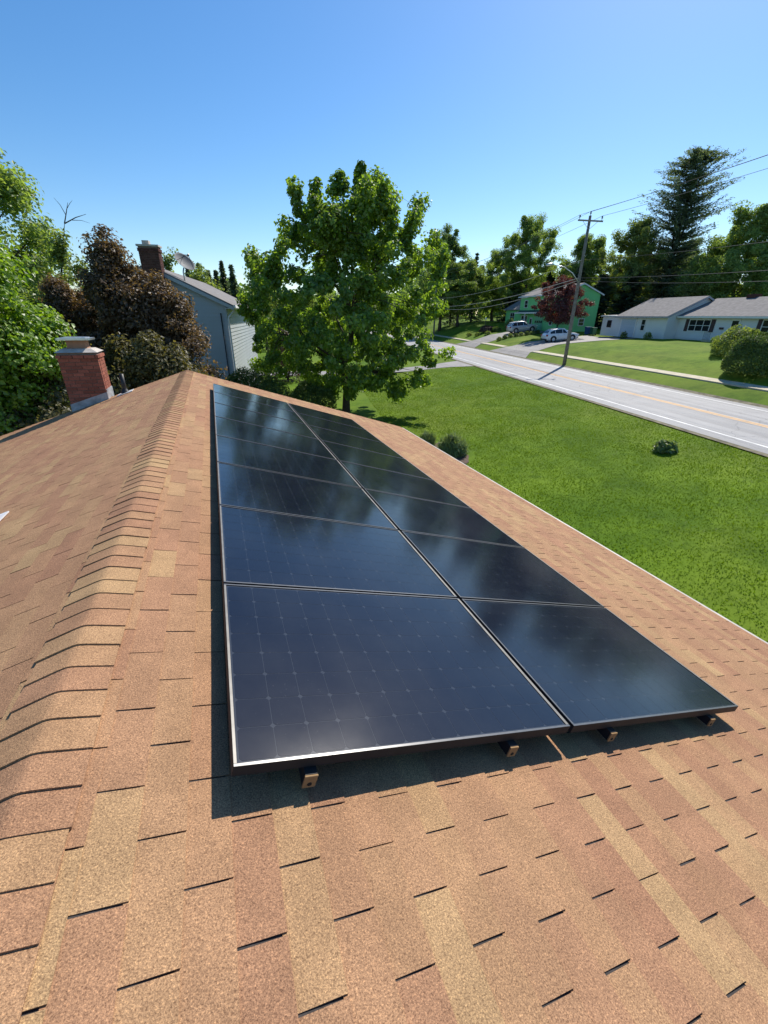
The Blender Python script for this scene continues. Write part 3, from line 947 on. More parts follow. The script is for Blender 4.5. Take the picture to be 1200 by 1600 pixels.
def conifer(name, loc, H, Rm, leaf, seed, label, whorls=26, nb=9, per=16, size=0.55, kind='spruce', base=0.05, group=None):
    rg = np.random.default_rng(seed)
    t = empty(name, loc, rg.uniform(0, 6))
    tag(t, label, 'tree', group)
    C, N, T, S = [], [], [], []
    m_ = MB()
    tops = [(0, 0, 1.0)] if kind == 'spruce' else [(0.0, 0.0, 1.0), (0.22, 0.10, 0.97), (-0.16, -0.12, 0.90)]
    m_.tube([(0, 0, -0.2), (0.01 * H, 0, H * 0.5), (0, 0, H * 0.97)], [H * 0.016, H * 0.011, 0.02], 8)
    if kind != 'spruce':
        for (a, b, hh) in tops[1:]:
            m_.tube([(0, 0, H * 0.42), (a * Rm * 0.7, b * Rm * 0.7, H * 0.6), (a * Rm, b * Rm, H * hh)], [H * 0.009, H * 0.007, 0.02], 6)
    for w in range(whorls):
        f = base + (1 - base) * (w + rg.uniform(-0.25, 0.25)) / whorls
        f = min(max(f, base), 0.985)
        if kind == 'spruce':
            L0 = Rm * (1 - f) ** 0.85 + 0.15
        else:
            L0 = Rm * np.interp(f, [0.0, 0.15, 0.35, 0.5, 0.62, 0.78, 0.9, 1.0], [0.3, 0.6, 0.8, 0.95, 1.0, 0.85, 0.66, 0.2])
        for b in range(nb):
            th = rg.uniform(0, 6.283)
            L = L0 * rg.uniform(0.55, 1.15) * (1.0 if kind == 'spruce' else rg.choice([0.5, 0.75, 0.9, 1.1]))
            ax, ay = 0, 0
            if kind != 'spruce' and f > 0.5:
                a, b2, hh = tops[rg.integers(0, 3)]
                q = (f - 0.42) / 0.55
                ax, ay = a * Rm * q, b2 * Rm * q
            d = np.array([math.cos(th), math.sin(th), 0])
            ds = np.linspace(0.15, 1.0, per) * L
            dz = -0.28 * ds if kind == 'spruce' else (0.10 * ds + 0.16 * ds ** 2 / max(L, 0.3))
            P_ = np.array([ax, ay, f * H]) + d * ds[:, None]
            P_[:, 2] += dz
            P_ += rg.normal(size=P_.shape) * ((0.05 * L + 0.08) if kind == 'spruce' else np.array([0.20, 0.20, 0.13]))
            C.append(P_); S.append(np.full(per, size) * rg.uniform(0.6, 1.2, per))
            T.append(d * 0.9 + rg.normal(size=P_.shape) * 0.45 + np.array([0, 0, -0.15 if kind == 'spruce' else 0.35]))
            N.append(np.array([0, 0, 1.0]) + rg.normal(size=P_.shape) * 0.55)
            if L > 0.5 and b % 2 == 0:
                e = P_[-1]
                m_.tube([(ax, ay, f * H), tuple(P_[per // 2]), tuple(e)], [H * 0.003, H * 0.002, 0.008], 4, False)
    V, F = leaves(np.concatenate(C), np.concatenate(N), np.concatenate(S), 0.36 if kind == 'spruce' else 0.30, T=np.concatenate(T), rg=rg)
    link('trunk', m_.mesh('trunk', M['bark_dark'], True), t)
    link('crown', np_mesh('crown', V, F, M[leaf]), t)
    return t

def G(x, y, dz=0.0): return (x, y, gz(x, y) + dz)

# ------------------------------------------------------------------ the trees near the house
PM = [(0.09, 0.26), (0.17, 0.50), (0.26, 0.80), (0.36, 0.98), (0.48, 0.98), (0.60, 0.88), (0.71, 0.76), (0.82, 0.56), (0.90, 0.30), (0.95, 0.10)]
make_tree('maple_tree', G(7.6, 24.6), 11.9, 5.5, 'lf_maple', PM, nc=410, per=120, crad=0.47, size=0.20, seed=27, r0=0.21, shell=0.42, lob=0.20, off=(0.6, -0.2), shoots=40, limbs=18, twigs=150,
          fork=0.16, droop=0.9, aspect=0.85, flat=0.8, extra=[(2.9, -1.1, 1.5), (2.3, -0.9, 2.2), (3.6, -1.5, 2.2), (-4.2, 1.6, 2.6), (4.9, -1.9, 3.3), (-2.2, 0.9, 9.0), (-1.8, 0.7, 9.6), (1.3, -0.3, 10.2), (1.5, -0.4, 10.9)], label='large green maple tree standing behind the far end of the roof')
make_tree('maple_tree', G(-5.3, 14.8), 7.7, 1.95, 'lf_bright', 'tall', nc=300, per=210, crad=0.55, size=0.125, seed=5, shell=0.4, lob=0.2, limbs=12, twigs=60, droop=0.9, aspect=0.85,
          label='bright yellow-green maple tree at the left edge behind the brick chimney')
make_tree('tall_tree', G(-11.2, 34.5), 14.2, 4.6, 'lf_mid', 'tall', nc=190, per=130, crad=0.9, size=0.26, seed=8, shell=0.5, lob=0.3, limbs=14, twigs=90,
          label='tall green tree rising highest at the far left edge')
make_tree('crabapple_tree', G(-2.2, 18.8), 7.5, 1.45, 'lf_plum', [(0.12, 0.5), (0.3, 0.95), (0.5, 1.0), (0.7, 0.8), (0.86, 0.5), (1.0, 0.14)], nc=250, per=150, crad=0.44, size=0.13, seed=13, shell=0.5, lob=0.35, limbs=14, twigs=80,
          bark='bark_dark', label='bronze-leaved crabapple tree behind the brick chimney')
make_tree('crabapple_tree', G(-1.05, 18.4), 6.6, 1.6, 'lf_plum', [(0.10, 0.7), (0.3, 1.0), (0.5, 0.98), (0.7, 0.75), (0.86, 0.5), (1.0, 0.14)], nc=270, per=150, crad=0.44, size=0.13, seed=14, shell=0.5, lob=0.35, limbs=14, twigs=80,
          bark='bark_dark', label='bronze crabapple tree in front of the grey gable wall')
make_tree('crabapple_tree', G(-4.3, 19.8), 6.3, 1.7, 'lf_plum', [(0.10, 0.7), (0.3, 1.0), (0.5, 0.98), (0.7, 0.75), (0.86, 0.5), (1.0, 0.14)], nc=250, per=150, crad=0.46, size=0.13, seed=24, shell=0.5, lob=0.35, limbs=14, twigs=80,
          bark='bark_dark', label='bronze crabapple tree left of the brick chimney top')
make_tree('broadleaf_bush', G(-1.3, 16.2), 4.6, 1.9, 'lf_plum2', 'bush', nc=260, per=140, crad=0.42, size=0.13, seed=15, shell=0.4, lob=0.25, limbs=10, twigs=50,
          bark='bark_dark', cat='bush', label='olive-leaved bush just beyond the far gable of the roof')
make_tree('broadleaf_bush', G(-4.2, 15.4), 4.9, 2.2, 'lf_plum2', 'bush', nc=260, per=130, crad=0.45, size=0.14, seed=16, shell=0.4, lob=0.25, limbs=10, twigs=50,
          bark='bark_dark', cat='bush', label='dark olive bush filling the gap left of the brick chimney')
make_tree('broadleaf_tree', G(-6.2, 29.5), 8.6, 2.4, 'lf_light', 'oval', nc=80, per=80, crad=0.6, size=0.22, seed=17,
          label='yellow-green tree between the tall tree and the bronze crabapple')
make_tree('young_tree', G(-1.9, 44.5), 11.4, 1.5, 'lf_light', 'tall', nc=36, per=60, crad=0.5, size=0.24, seed=18, shell=0.7, limbs=8, twigs=20,
          label='thin yellow-green young tree behind the satellite dish')
make_tree('young_tree', G(0.3, 44.0), 9.3, 2.0, 'lf_light', 'round', nc=44, per=60, crad=0.6, size=0.26, seed=19,
          label='low yellow-green tree beside the satellite dish')
make_tree('broadleaf_tree', G(9.0, 78.0), 12.6, 3.6, 'lf_light', 'oval', nc=70, per=60, crad=1.0, size=0.42, seed=20,
          label='pale green distant tree left of the large maple')
# bare twig at the edge of the tall tree
bt = MB()
for (a, b, r_) in (((-6.4, 29.9, 3.0), (-5.6, 29.7, 5.3), 0.05), ((-5.6, 29.7, 5.3), (-5.2, 29.6, 6.2), 0.03), ((-5.6, 29.7, 5.3), (-4.5, 29.5, 5.75), 0.03), ((-5.45, 29.7, 5.7), (-5.75, 29.6, 6.35), 0.018), ((-5.2, 29.6, 5.46), (-4.4, 29.4, 5.35), 0.015), ((-5.35, 29.65, 5.9), (-4.95, 29.5, 6.3), 0.015)):
    a, b = Vector(a), Vector(b)
    md = a.lerp(b, 0.5) + Vector((0.03, 0, 0.06))
    bt.tube([a, md, b], [r_, r_ * 0.7, r_ * 0.25], 5)
bt.tube([(-6.9, 30.0, -4.3), (-6.7, 30.0, -1.0), (-6.4, 29.9, 3.0)], [0.12, 0.09, 0.05], 7)
o = bt.build('dead_tree', M['bark'])
tag(o, 'bare dead tree with leafless twigs against the sky at left', 'tree')
# hedge and low shrubs in front of the grey house
def shrub(name, loc, rx, ry, h, leaf, n, size, label, cat='shrub', group=None, seed=1, rz=0.0, lump=0.16, flatb=0.0, stems=True, shell=0.16, aspect=0.6):
    rg = np.random.default_rng(seed)
    d = unit(rg.normal(size=(n, 3)))
    d[:, 2] = np.abs(d[:, 2])
    ph = rg.uniform(0, 6.28, 5)
    lm_ = 1 + lump * (np.sin(3 * np.arctan2(d[:, 1], d[:, 0]) + ph[0] + 4 * d[:, 2]) + np.sin(7 * d[:, 0] + ph[1]) * 0.6 + np.sin(9 * d[:, 1] + ph[2]) * 0.6 + np.sin(11 * d[:, 2] + ph[3]) * 0.4) * 0.6
    r_ = lm_ * rg.random(n) ** shell
    C = d * r_[:, None]
    C[:, 2] = np.abs(C[:, 2]) ** 0.75
    C = C * np.array([rx, ry, h])
    N = d * 0.8 + rg.normal(size=(n, 3)) * 0.6 + np.array([0, 0, 0.3])
    V, F = leaves(C, N, size * rg.uniform(0.6, 1.3, n), aspect, rg=rg, T=(None if aspect > 0.3 else d * 0.8 + np.array([0, 0, 0.9]) + rg.normal(size=(n, 3)) * 0.25))
    t = empty(name, loc, rz)
    tag(t, label, cat, group)
    link('foliage', np_mesh('foliage', V, F, M[leaf]), t)
    m_ = MB()
    for k in range(6):
        th = rg.uniform(0, 6.28)
        m_.tube([(0.05 * math.cos(th), 0.05 * math.sin(th), -0.1), (rx * 0.4 * math.cos(th), ry * 0.4 * math.sin(th), h * 0.5), (rx * 0.65 * math.cos(th), ry * 0.65 * math.sin(th), h * 0.8)], [0.03, 0.02, 0.006], 5)
    link('stem', m_.mesh('stem', M['bark_dark'], True), t)
    return t
shrub('hedge', (2.0, 22.0, -4.24), 2.3, 0.9, 3.05, 'lf_hedge', 24000, 0.10, 'rounded green hedge below the grey house wall', 'hedge', seed=31, lump=0.06, rz=-0.35)
shrub('hedge', (5.0, 22.6, -4.24), 1.5, 0.9, 2.3, 'lf_hedge', 9000, 0.11, 'smaller hedge in the shade left of the maple trunk', 'hedge', seed=32, lump=0.1, rz=-0.2)
shrub('flowering_shrub', (6.5, 40.0, -4.25), 1.5, 1.5, 4.6, 'lf_brown', 4000, 0.2, 'reddish shrub seen through the maple branches', seed=33)

# ------------------------------------------------------------------ grey neighbour house
def grey_house():
    rz = -0.18
    h = empty('grey_house', (1.55, 26.0, -4.25), rz)      # origin at the visible corner; local -X runs along the gable wall, +Y back
    tag(h, 'two-storey grey sided house half hidden behind the bronze crabapple', 'house')
    Wd, Ln, ez, pz = 6.9, 14.0, 5.9, 7.5
    half = Wd / 2
    # lap siding: each board a wedge
    m_ = MB()
    bh = 0.19
    z = 0.0
    while z < pz - 0.1:
        z1 = min(z + bh, pz)
        def xr(zz): return 0.0 if zz <= ez else -(zz - ez) / (pz - ez) * half
        xa, xb = -Wd - xr(z), xr(z)
        xa1, xb1 = -Wd - xr(z1), xr(z1)
        m_.add([(xa, -0.03, z), (xb, -0.03, z), (xb1, 0, z1), (xa1, 0, z1), (xa, 0.1, z), (xb, 0.1, z), (xb1, 0.1, z1), (xa1, 0.1, z1)],
               [(0, 1, 2, 3), (1, 0, 4, 5), (5, 4, 7, 6), (3, 2, 6, 7), (0, 3, 7, 4), (2, 1, 5, 6)])
        if z < ez:
            zz = min(z1, ez)
            m_.add([(0.03, 0.1, z), (0.03, Ln, z), (0, Ln, zz), (0, 0.1, zz), (-0.1, 0.1, z), (-0.1, Ln, z), (-0.1, Ln, zz), (-0.1, 0.1, zz)],
                   [(0, 1, 2, 3), (1, 0, 4, 5), (5, 4, 7, 6), (3, 2, 6, 7), (0, 3, 7, 4), (2, 1, 5, 6)])
        z += bh
    m_.box(-Wd, -Wd + 0.1, 0.1, Ln, 0, ez)
    m_.box(-Wd, 0, Ln, Ln + 0.1, 0, ez)
    m_.build('wall', M['sid_grey'], h)
    m_ = MB()
    for sd in (-1, 1):
        sl_ = (pz - ez) / half
        e = 0.42
        ax, az = -half, pz + 0.06
        bx, bz = -half + sd * (half + e), ez - sl_ * e + 0.06
        m_.prism([(ax, az), (bx, bz), (bx, bz + 0.13), (ax, az + 0.13)] if sd > 0 else [(bx, bz), (ax, az), (ax, az + 0.13), (bx, bz + 0.13)], -0.28, Ln + 0.3, 'y')
    rf = m_.build('roof', M['roof_grey'], h)
    m_ = MB()
    for sd in (-1, 1):
        bx, bz = -half + sd * (half + 0.42), ez - (pz - ez) / half * 0.42
        m_.prism([(-half, pz - 0.06), (bx, bz - 0.06), (bx, bz + 0.11), (-half, pz + 0.11)] if sd > 0 else [(bx, bz - 0.06), (-half, pz - 0.06), (-half, pz + 0.11), (bx, bz + 0.11)], -0.31, -0.282, 'y')
    m_.build('rake_trim', M['sid_grey'], rf)
    bx, bz = 0.42, ez - (pz - ez) / half * 0.42
    m_ = MB(); m_.prism([(bx + 0.002, bz + 0.04), (bx + 0.12, bz + 0.06), (bx + 0.10, bz + 0.20), (bx + 0.002, bz + 0.20)], -0.28, Ln + 0.3, 'y'); m_.build('gutter', M['white_paint'], h)
    m_ = MB(); m_.box(0.0, 0.42, -0.26, Ln, bz + 0.02, bz + 0.05); m_.build('soffit', M['trim_grey'], h)
    m_ = MB(); m_.tube([(0.46, -0.1, bz + 0.1), (0.36, -0.1, bz - 0.12), (0.10, -0.10, bz - 0.38), (0.07, -0.10, bz - 0.5), (0.07, -0.10, 1.6), (-0.12, -0.12, 1.35), (-0.14, -0.10, 0.2)], 0.045, 6); m_.build('downspout', M['white_paint'], h, True)
    m_ = MB(); m_.tube([(-0.30, -0.06, 5.5), (-0.30, -0.06, 1.5), (-0.42, -0.06, 1.3), (-0.42, -0.06, 0.1)], 0.03, 6); m_.build('conduit', M['iron'], h, True)
    m_ = MB(); m_.tube([(-1.75, -0.06, 6.3), (-1.75, -0.06, 0.1)], 0.03, 6); m_.build('conduit', M['iron'], h, True)
    m_ = MB(); m_.bbox(-0.42, -0.2, -0.17, -0.019, 1.28, 1.6, 0.02); m_.lathe([(0.08, -0.24), (0.08, -0.17)], 12, (-0.31, 0, 1.45), 'y'); m_.build('meter_box', M['galv'], h)
    w = MB()
    for (x0, x1, z0, z1) in ((-6.4, -5.5, 3.3, 4.6),):
        w.box(x0, x1, -0.06, -0.019, z0, z0 + 0.08); w.box(x0, x1, -0.06, -0.019, z1 - 0.08, z1); w.box(x0, x0 + 0.08, -0.06, -0.019, z0 + 0.08, z1 - 0.08); w.box(x1 - 0.08, x1, -0.06, -0.019, z0 + 0.08, z1 - 0.08)
        wo_ = w.build('window', M['white_paint'], h)
        MB().box(x0 + 0.08, x1 - 0.08, -0.04, -0.021, z0 + 0.08, z1 - 0.08).build('pane', M['glass'], wo_)
    # brick chimney climbing the gable
    cx0, cx1 = -half - 0.15, -half + 0.75
    core = MB().box(cx0 + 0.015, cx1 - 0.015, -0.56, -0.02, 0, 8.36).build('chimney', M['mortar'], h)
    org = Vector((0, 0, 0))
    brick_wall(core, cx0, cx1, -0.575, -0.02, 5.6, 8.34, M['brick_dark'], org, corb=0.03, cz=8.1)
    MB().box(cx0, cx1, -0.575, -0.03, 0, 5.59).build('chimney_foot', M['brick_dark'], core)
    m_ = MB(); m_.box(cx0 - 0.05, cx1 + 0.05, -0.62, 0.03, 8.36, 8.44); m_.box(cx0 + 0.2, cx0 + 0.5, -0.45, -0.15, 8.44, 8.62); m_.build('cap', M['crown_conc'], core)
    return h
gh = grey_house()
def dish():
    # big mesh dish on a mast on the right roof slope
    t = empty('satellite_dish', (-0.30, 27.4, 2.25), -0.125)
    tag(t, 'round grey satellite dish on a mast above the grey house roof', 'satellite dish')
    m_ = MB()
    m_.tube([(0.0, 0, -0.15), (0.0, 0, 0.95), (0.05, 0.06, 1.15)], 0.035, 8); m_.build('mast', M['galv'], t, True)
    m_ = MB()
    pr = [(0.02, 0.0)] + [(0.52 * q, 0.15 * q * q) for q in (0.25, 0.5, 0.75, 0.9, 1.0)] + [(0.535, 0.145), (0.4, 0.065), (0.2, 0.0), (0.02, -0.03)]
    m_.lathe(pr, 28)
    b = m_.build('reflector', M['dish'], t, True, (0.08, 0.10, 1.35))
    b.rotation_euler = (R(30), R(42), 0)
    m_ = MB()
    for k in range(3):
        th = k * 2.094
        m_.tube([(0.5 * math.cos(th), 0.5 * math.sin(th), 0.14), (0.03 * math.cos(th), 0.03 * math.sin(th), 0.55)], 0.012, 5)
    m_.lathe([(0.05, 0.5), (0.05, 0.62), (0.001, 0.62)], 10)
    m_.build('feed_horn', M['iron'], b)
dish()

# ------------------------------------------------------------------ lawn plants
x, y = 17.0, 11.15
shrub('hosta_clump', G(x, y), 0.50, 0.42, 0.46, 'lf_lily', 520, 0.17, 'low leafy clump alone on the open lawn', 'plant', seed=41, lump=0.12, shell=0.3)
shrub('grass_clump', G(9.6, 15.15), 0.62, 0.62, 0.85, 'lf_lily', 2400, 0.55, 'rounded ornamental grass clump beside the eave', 'plant', seed=42, lump=0.14, shell=0.45, aspect=0.07)
shrub('grass_clump', G(9.3, 16.9), 0.42, 0.42, 0.62, 'lf_lily', 1100, 0.36, 'smaller grass clump behind the rounded one beside the eave', 'plant', seed=43, lump=0.14, shell=0.45, aspect=0.07)
mb = MB()
vs = []
for k in range(28):
    th = 2 * math.pi * k / 28
    r_ = 1 + 0.12 * math.sin(3 * th) + 0.06 * math.sin(7 * th)
    x, y = 9.55 + 0.85 * r_ * math.cos(th), 15.6 + 1.5 * r_ * math.sin(th)
    vs.append((x, y, gz(x, y) + 0.03))
mb.add(vs, [tuple(range(28))])
tag(mb.build('mulch_bed', M['mulch']), 'brown mulch bed under the grass clumps', 'mulch bed', kind='structure')

# lawn blades between the house and the road (one uncountable mass)
def lawn_blades():
    rg = np.random.default_rng(3)
    n = 150000
    t = rg.uniform(4.5, 17.3, n * 2); v = rg.uniform(2, 44, n * 2)
    w = np.clip(1.25 - v / 48.0, 0.15, 1)
    kp = rg.random(n * 2) < w
    t, v = t[kp][:n], v[kp][:n]
    x = UY * t + UX * v; y = -UX * t + UY * v
    kp = ~((x < 5.75) & (y < 11.6)) & ~(((x - 9.5) / 1.2) ** 2 + ((y - 15.7) / 1.75) ** 2 < 1)
    x, y, t, v = x[kp], y[kp], t[kp], v[kp]
    z = np.interp(t, TN, TZ)
    n = len(x)
    b = np.stack([x, y, z], 1)
    th = rg.uniform(0, 6.283, n)
    patch = 0.5 + 0.5 * np.sin(x * 1.7 + np.sin(y * 0.9) * 2) * np.sin(y * 1.3 + np.sin(x * 1.1) * 2)
    h = rg.uniform(0.025, 0.050, n) * (0.75 + 0.7 * patch)
    s_ = np.stack([np.cos(th), np.sin(th), 0 * th], 1) * (rg.uniform(0.006, 0.014, n) * (1 + v / 40))[:, None]
    tip = b + np.stack([rg.normal(size=n) * 0.03, rg.normal(size=n) * 0.03, h], 1)
    V = np.stack([b - s_, b + s_, tip], 1).reshape(-1, 3)
    F = np.arange(3 * n).reshape(-1, 3)
    o = link('grass', np_mesh('grass', V, F, M['grass']))
    tag(o, 'short mown grass on the lawn between house and road', 'grass', kind='stuff')
lawn_blades()

# ------------------------------------------------------------------ utility pole and wires
PT, PV = 26.75, 42.8
px_, py_ = tv_xy(PT, PV)
pz_ = gz(px_, py_)
POLE_H = 13.0
pole = empty('utility_pole', (px_, py_, pz_), ROADROT)
tag(pole, 'tall wooden utility pole beside the road with crossarm and lamp', 'utility pole')
LEAN = (-0.22, 0.0)
def pole_pt(z): return Vector((LEAN[0] * z / POLE_H, 0, z))
MB().tube([pole_pt(-0.4), pole_pt(4), pole_pt(9), pole_pt(POLE_H)], [0.19, 0.175, 0.145, 0.12], 12).build('shaft', M['wood_pole'], pole, True)
ARM = POLE_H - 0.42
a_ = pole_pt(ARM)
ARMDIR = Vector((0.0, 1.0, 0.0))          # across the road
m_ = MB(); m_.box(a_.x + 0.125, a_.x + 0.225, -1.25, 1.25, ARM - 0.06, ARM + 0.06); arm = m_.build('crossarm', M['wood_arm'], pole)
INS = [Vector((a_.x + 0.175, -1.12, ARM + 0.06)), Vector((a_.x + 0.175, 1.12, ARM + 0.06)), Vector((a_.x, 0, POLE_H - 0.02))]
for q in INS:
    MB().lathe([(0.025, -0.02), (0.025, 0.14), (0.07, 0.16), (0.08, 0.22), (0.05, 0.25), (0.075, 0.28), (0.05, 0.36), (0.001, 0.38)], 10, q).build('insulator', M['porcelain'], pole, True)
m_ = MB()
for s_ in (-1, 1): m_.tube([(a_.x + 0.17, 0.75 * s_, ARM - 0.05), (a_.x + 0.12, 0.05 * s_, ARM - 0.65)], 0.018, 5)
m_.build('arm_brace', M['galv'], pole)
lz = 7.6
m_ = MB(); m_.tube([(0.05, -0.12, lz), (0.02, -0.9, lz + 0.75), (0.0, -1.9, lz + 1.25), (0.0, -3.0, lz + 1.38)], 0.032, 7); la_ = m_.build('lamp_arm', M['galv'], pole, True)
m_ = MB(); m_.tube([(0, -2.95, lz + 1.38), (0, -3.2, lz + 1.42), (0, -3.6, lz + 1.36), (0, -3.75, lz + 1.33)], [0.06, 0.13, 0.12, 0.05], 10); m_.build('lamp_head', M['galv'], la_, True)
PM4 = Matrix.Translation((px_, py_, pz_)) @ Matrix.Rotation(ROADROT, 4, 'Z')
DVX = Vector((-1, 0, 0))     # local -X is up the road
def wire(name, loc_a, dv, zb, sag, rad, mat, label, group, across=0.0):
    a0 = PM4 @ Vector(loc_a)
    tb, vb = PT + loc_a[1] + across, PV + dv
    xb, yb = tv_xy(tb, vb)
    b0 = Vector((xb, yb, zb))
    pts = []
    for k in range(25):
        f = k / 24
        q = a0.lerp(b0, f)
        q.z -= sag * 4 * f * (1 - f)
        pts.append(q)
    o = MB().tube(pts, rad, 6).build(name, M[mat])
    tag(o, label, 'wire', group)
topz = pz_ + POLE_H
gw = 'power lines along the road'
for (q, nm) in ((INS[0], 'street-side'), (INS[1], 'house-side'), (INS[2], 'pole-top')):
    a3 = (q.x, q.y, q.z + 0.36)
    wire('power_line', a3, -46, topz + 0.15 + (q.z - INS[0].z), 0.55, 0.013, 'wire', f'thin power line from the {nm} insulator towards the right edge', gw)
    wire('power_line', a3, 52, topz - 0.6 + (q.z - INS[0].z), 0.9, 0.013, 'wire', f'thin power line from the {nm} insulator leftwards behind the maple', gw)
gc = 'telephone cables along the road'
for (z, nm, rad, sg, mt, ac) in ((9.45, 'upper', 0.022, 0.6, 'cable', 0), (7.95, 'middle', 0.030, 0.55, 'cable', 0), (7.75, 'lower', 0.026, 0.9, 'cable', 0.2)):
    wire('telephone_cable', (0.05, -0.16, z), -46, pz_ + z - 1.0, sg, rad * 0.55, 'wire', f'{nm} telephone cable from the pole towards the right edge', gc)
    wire('telephone_cable', (0.05, -0.16, z), 52, pz_ + z - 1.6, sg * 1.4, rad, mt, f'{nm} pale telephone cable from the pole leftwards to the maple', gc, ac)
# next pole up the road, hidden by the maple, carries those wires
x2, y2 = tv_xy(PT, PV + 52)
p2 = empty('utility_pole', (x2, y2, gz(x2, y2)), ROADROT)
tag(p2, 'farther utility pole up the road behind the maple crown', 'utility pole')
MB().tube([(0, 0, -0.3), (0, 0, 7), (0, 0, 12.6)], [0.18, 0.15, 0.12], 10).build('shaft', M['wood_pole'], p2, True)
MB().box(0.125, 0.225, -1.25, 1.25, 12.0, 12.12).build('crossarm', M['wood_arm'], p2)

# ------------------------------------------------------------------ far houses
def window(parent, x0, x1, z0, z1, y=0.0, axis='y', mullion=0, frame='white_paint', t=0.08, shut=None):
    """window on a wall facing local -Y (axis y) or +X (axis x); y is the wall plane"""
    def bx(m_, a0, a1, d0, d1, c0, c1):
        if axis == 'y': m_.box(a0, a1, y - d1, y - d0, c0, c1)
        else: m_.box(y + d0, y + d1, a0, a1, c0, c1)
    m_ = MB()
    bx(m_, x0, x1, 0.003, 0.06, z0, z0 + t); bx(m_, x0, x1, 0.003, 0.06, z1 - t, z1)
    bx(m_, x0, x0 + t, 0.003, 0.06, z0 + t, z1 - t); bx(m_, x1 - t, x1, 0.003, 0.06, z0 + t, z1 - t)
    for k in range(mullion):
        c = x0 + (x1 - x0) * (k + 1) / (mullion + 1)
        bx(m_, c - 0.03, c + 0.03, 0.003, 0.05, z0 + t, z1 - t)
    bx(m_, x0 + t, x1 - t, 0.003, 0.045, (z0 + z1) / 2 - 0.025, (z0 + z1) / 2 + 0.025)
    w = m_.build('window', M[frame], parent)
    m_ = MB(); bx(m_, x0 + t, x1 - t, 0.006, 0.02, z0 + t, z1 - t); m_.build('pane', M['glass'], w)
    if shut:
        for (a, b) in ((x0 - 0.45, x0 - 0.02), (x1 + 0.02, x1 + 0.45)):
            m_ = MB(); bx(m_, a, b, 0.003, 0.045, z0, z1); m_.build('shutter', M[shut], w)
    return w
def lap(m_, x0, x1, y, z0, z1, bh=0.2, axis='y', gable=None):
    z = z0
    while z < z1 - 0.01:
        zb = min(z + bh, z1)
        a0, a1, b0, b1 = x0, x1, x0, x1
        if gable:
            ez, pk = gable
            mid = (x0 + x1) / 2
            if z > ez: q = (z - ez) / (pk - ez); a0, a1 = x0 + (mid - x0) * q, x1 + (mid - x1) * q
            if zb > ez: q = (zb - ez) / (pk - ez); b0, b1 = x0 + (mid - x0) * q, x1 + (mid - x1) * q
        if axis == 'y': vs = [(a0, y - 0.02, z), (a1, y - 0.02, z), (b1, y, zb), (b0, y, zb), (a0, y + 0.08, z), (a1, y + 0.08, z), (b1, y + 0.08, zb), (b0, y + 0.08, zb)]
        else: vs = [(y + 0.02, a0, z), (y + 0.02, a1, z), (y, b1, zb), (y, b0, zb), (y - 0.08, a0, z), (y - 0.08, a1, z), (y - 0.08, b1, zb), (y - 0.08, b0, zb)]
        m_.add(vs, [(0, 1, 2, 3), (1, 0, 4, 5), (5, 4, 7, 6), (3, 2, 6, 7), (0, 3, 7, 4), (2, 1, 5, 6)])
        z = zb
def gable_roof(parent, x0, x1, y0, y1, ez, pk, ov=0.4, mat='roof_grey', trim='white_paint', th=0.14, ovx=0.3):
    mid = (y0 + y1) / 2
    sl_ = (pk - ez) / (mid - y0)
    m_ = MB()
    za = ez - sl_ * ov
    m_.prism([(y0 - ov, za + 0.04), (mid, pk + 0.04), (mid, pk + th + 0.04), (y0 - ov, za + th + 0.04)], x0 - ovx, x1 + ovx, 'x')
    m_.prism([(mid, pk + 0.04), (y1 + ov, za + 0.04), (y1 + ov, za + th + 0.04), (mid, pk + th + 0.04)], x0 - ovx, x1 + ovx, 'x')
    r_ = m_.build('roof', M[mat], parent)
    m_ = MB()
    for (xa, xb) in ((x0 - ovx - 0.03, x0 - ovx - 0.002), (x1 + ovx + 0.002, x1 + ovx + 0.03)):
        m_.prism([(y0 - ov, za - 0.05), (mid, pk - 0.05), (mid, pk + 0.15), (y0 - ov, za + 0.15)], xa, xb, 'x')
        m_.prism([(mid, pk - 0.05), (y1 + ov, za - 0.05), (y1 + ov, za + 0.15), (mid, pk + 0.15)], xa, xb, 'x')
    m_.box(x0 - ovx, x1 + ovx, y0 - ov - 0.03, y0 - ov - 0.002, za - 0.02, za + 0.16)
    m_.build('fascia', M[trim], r_)
    return r_

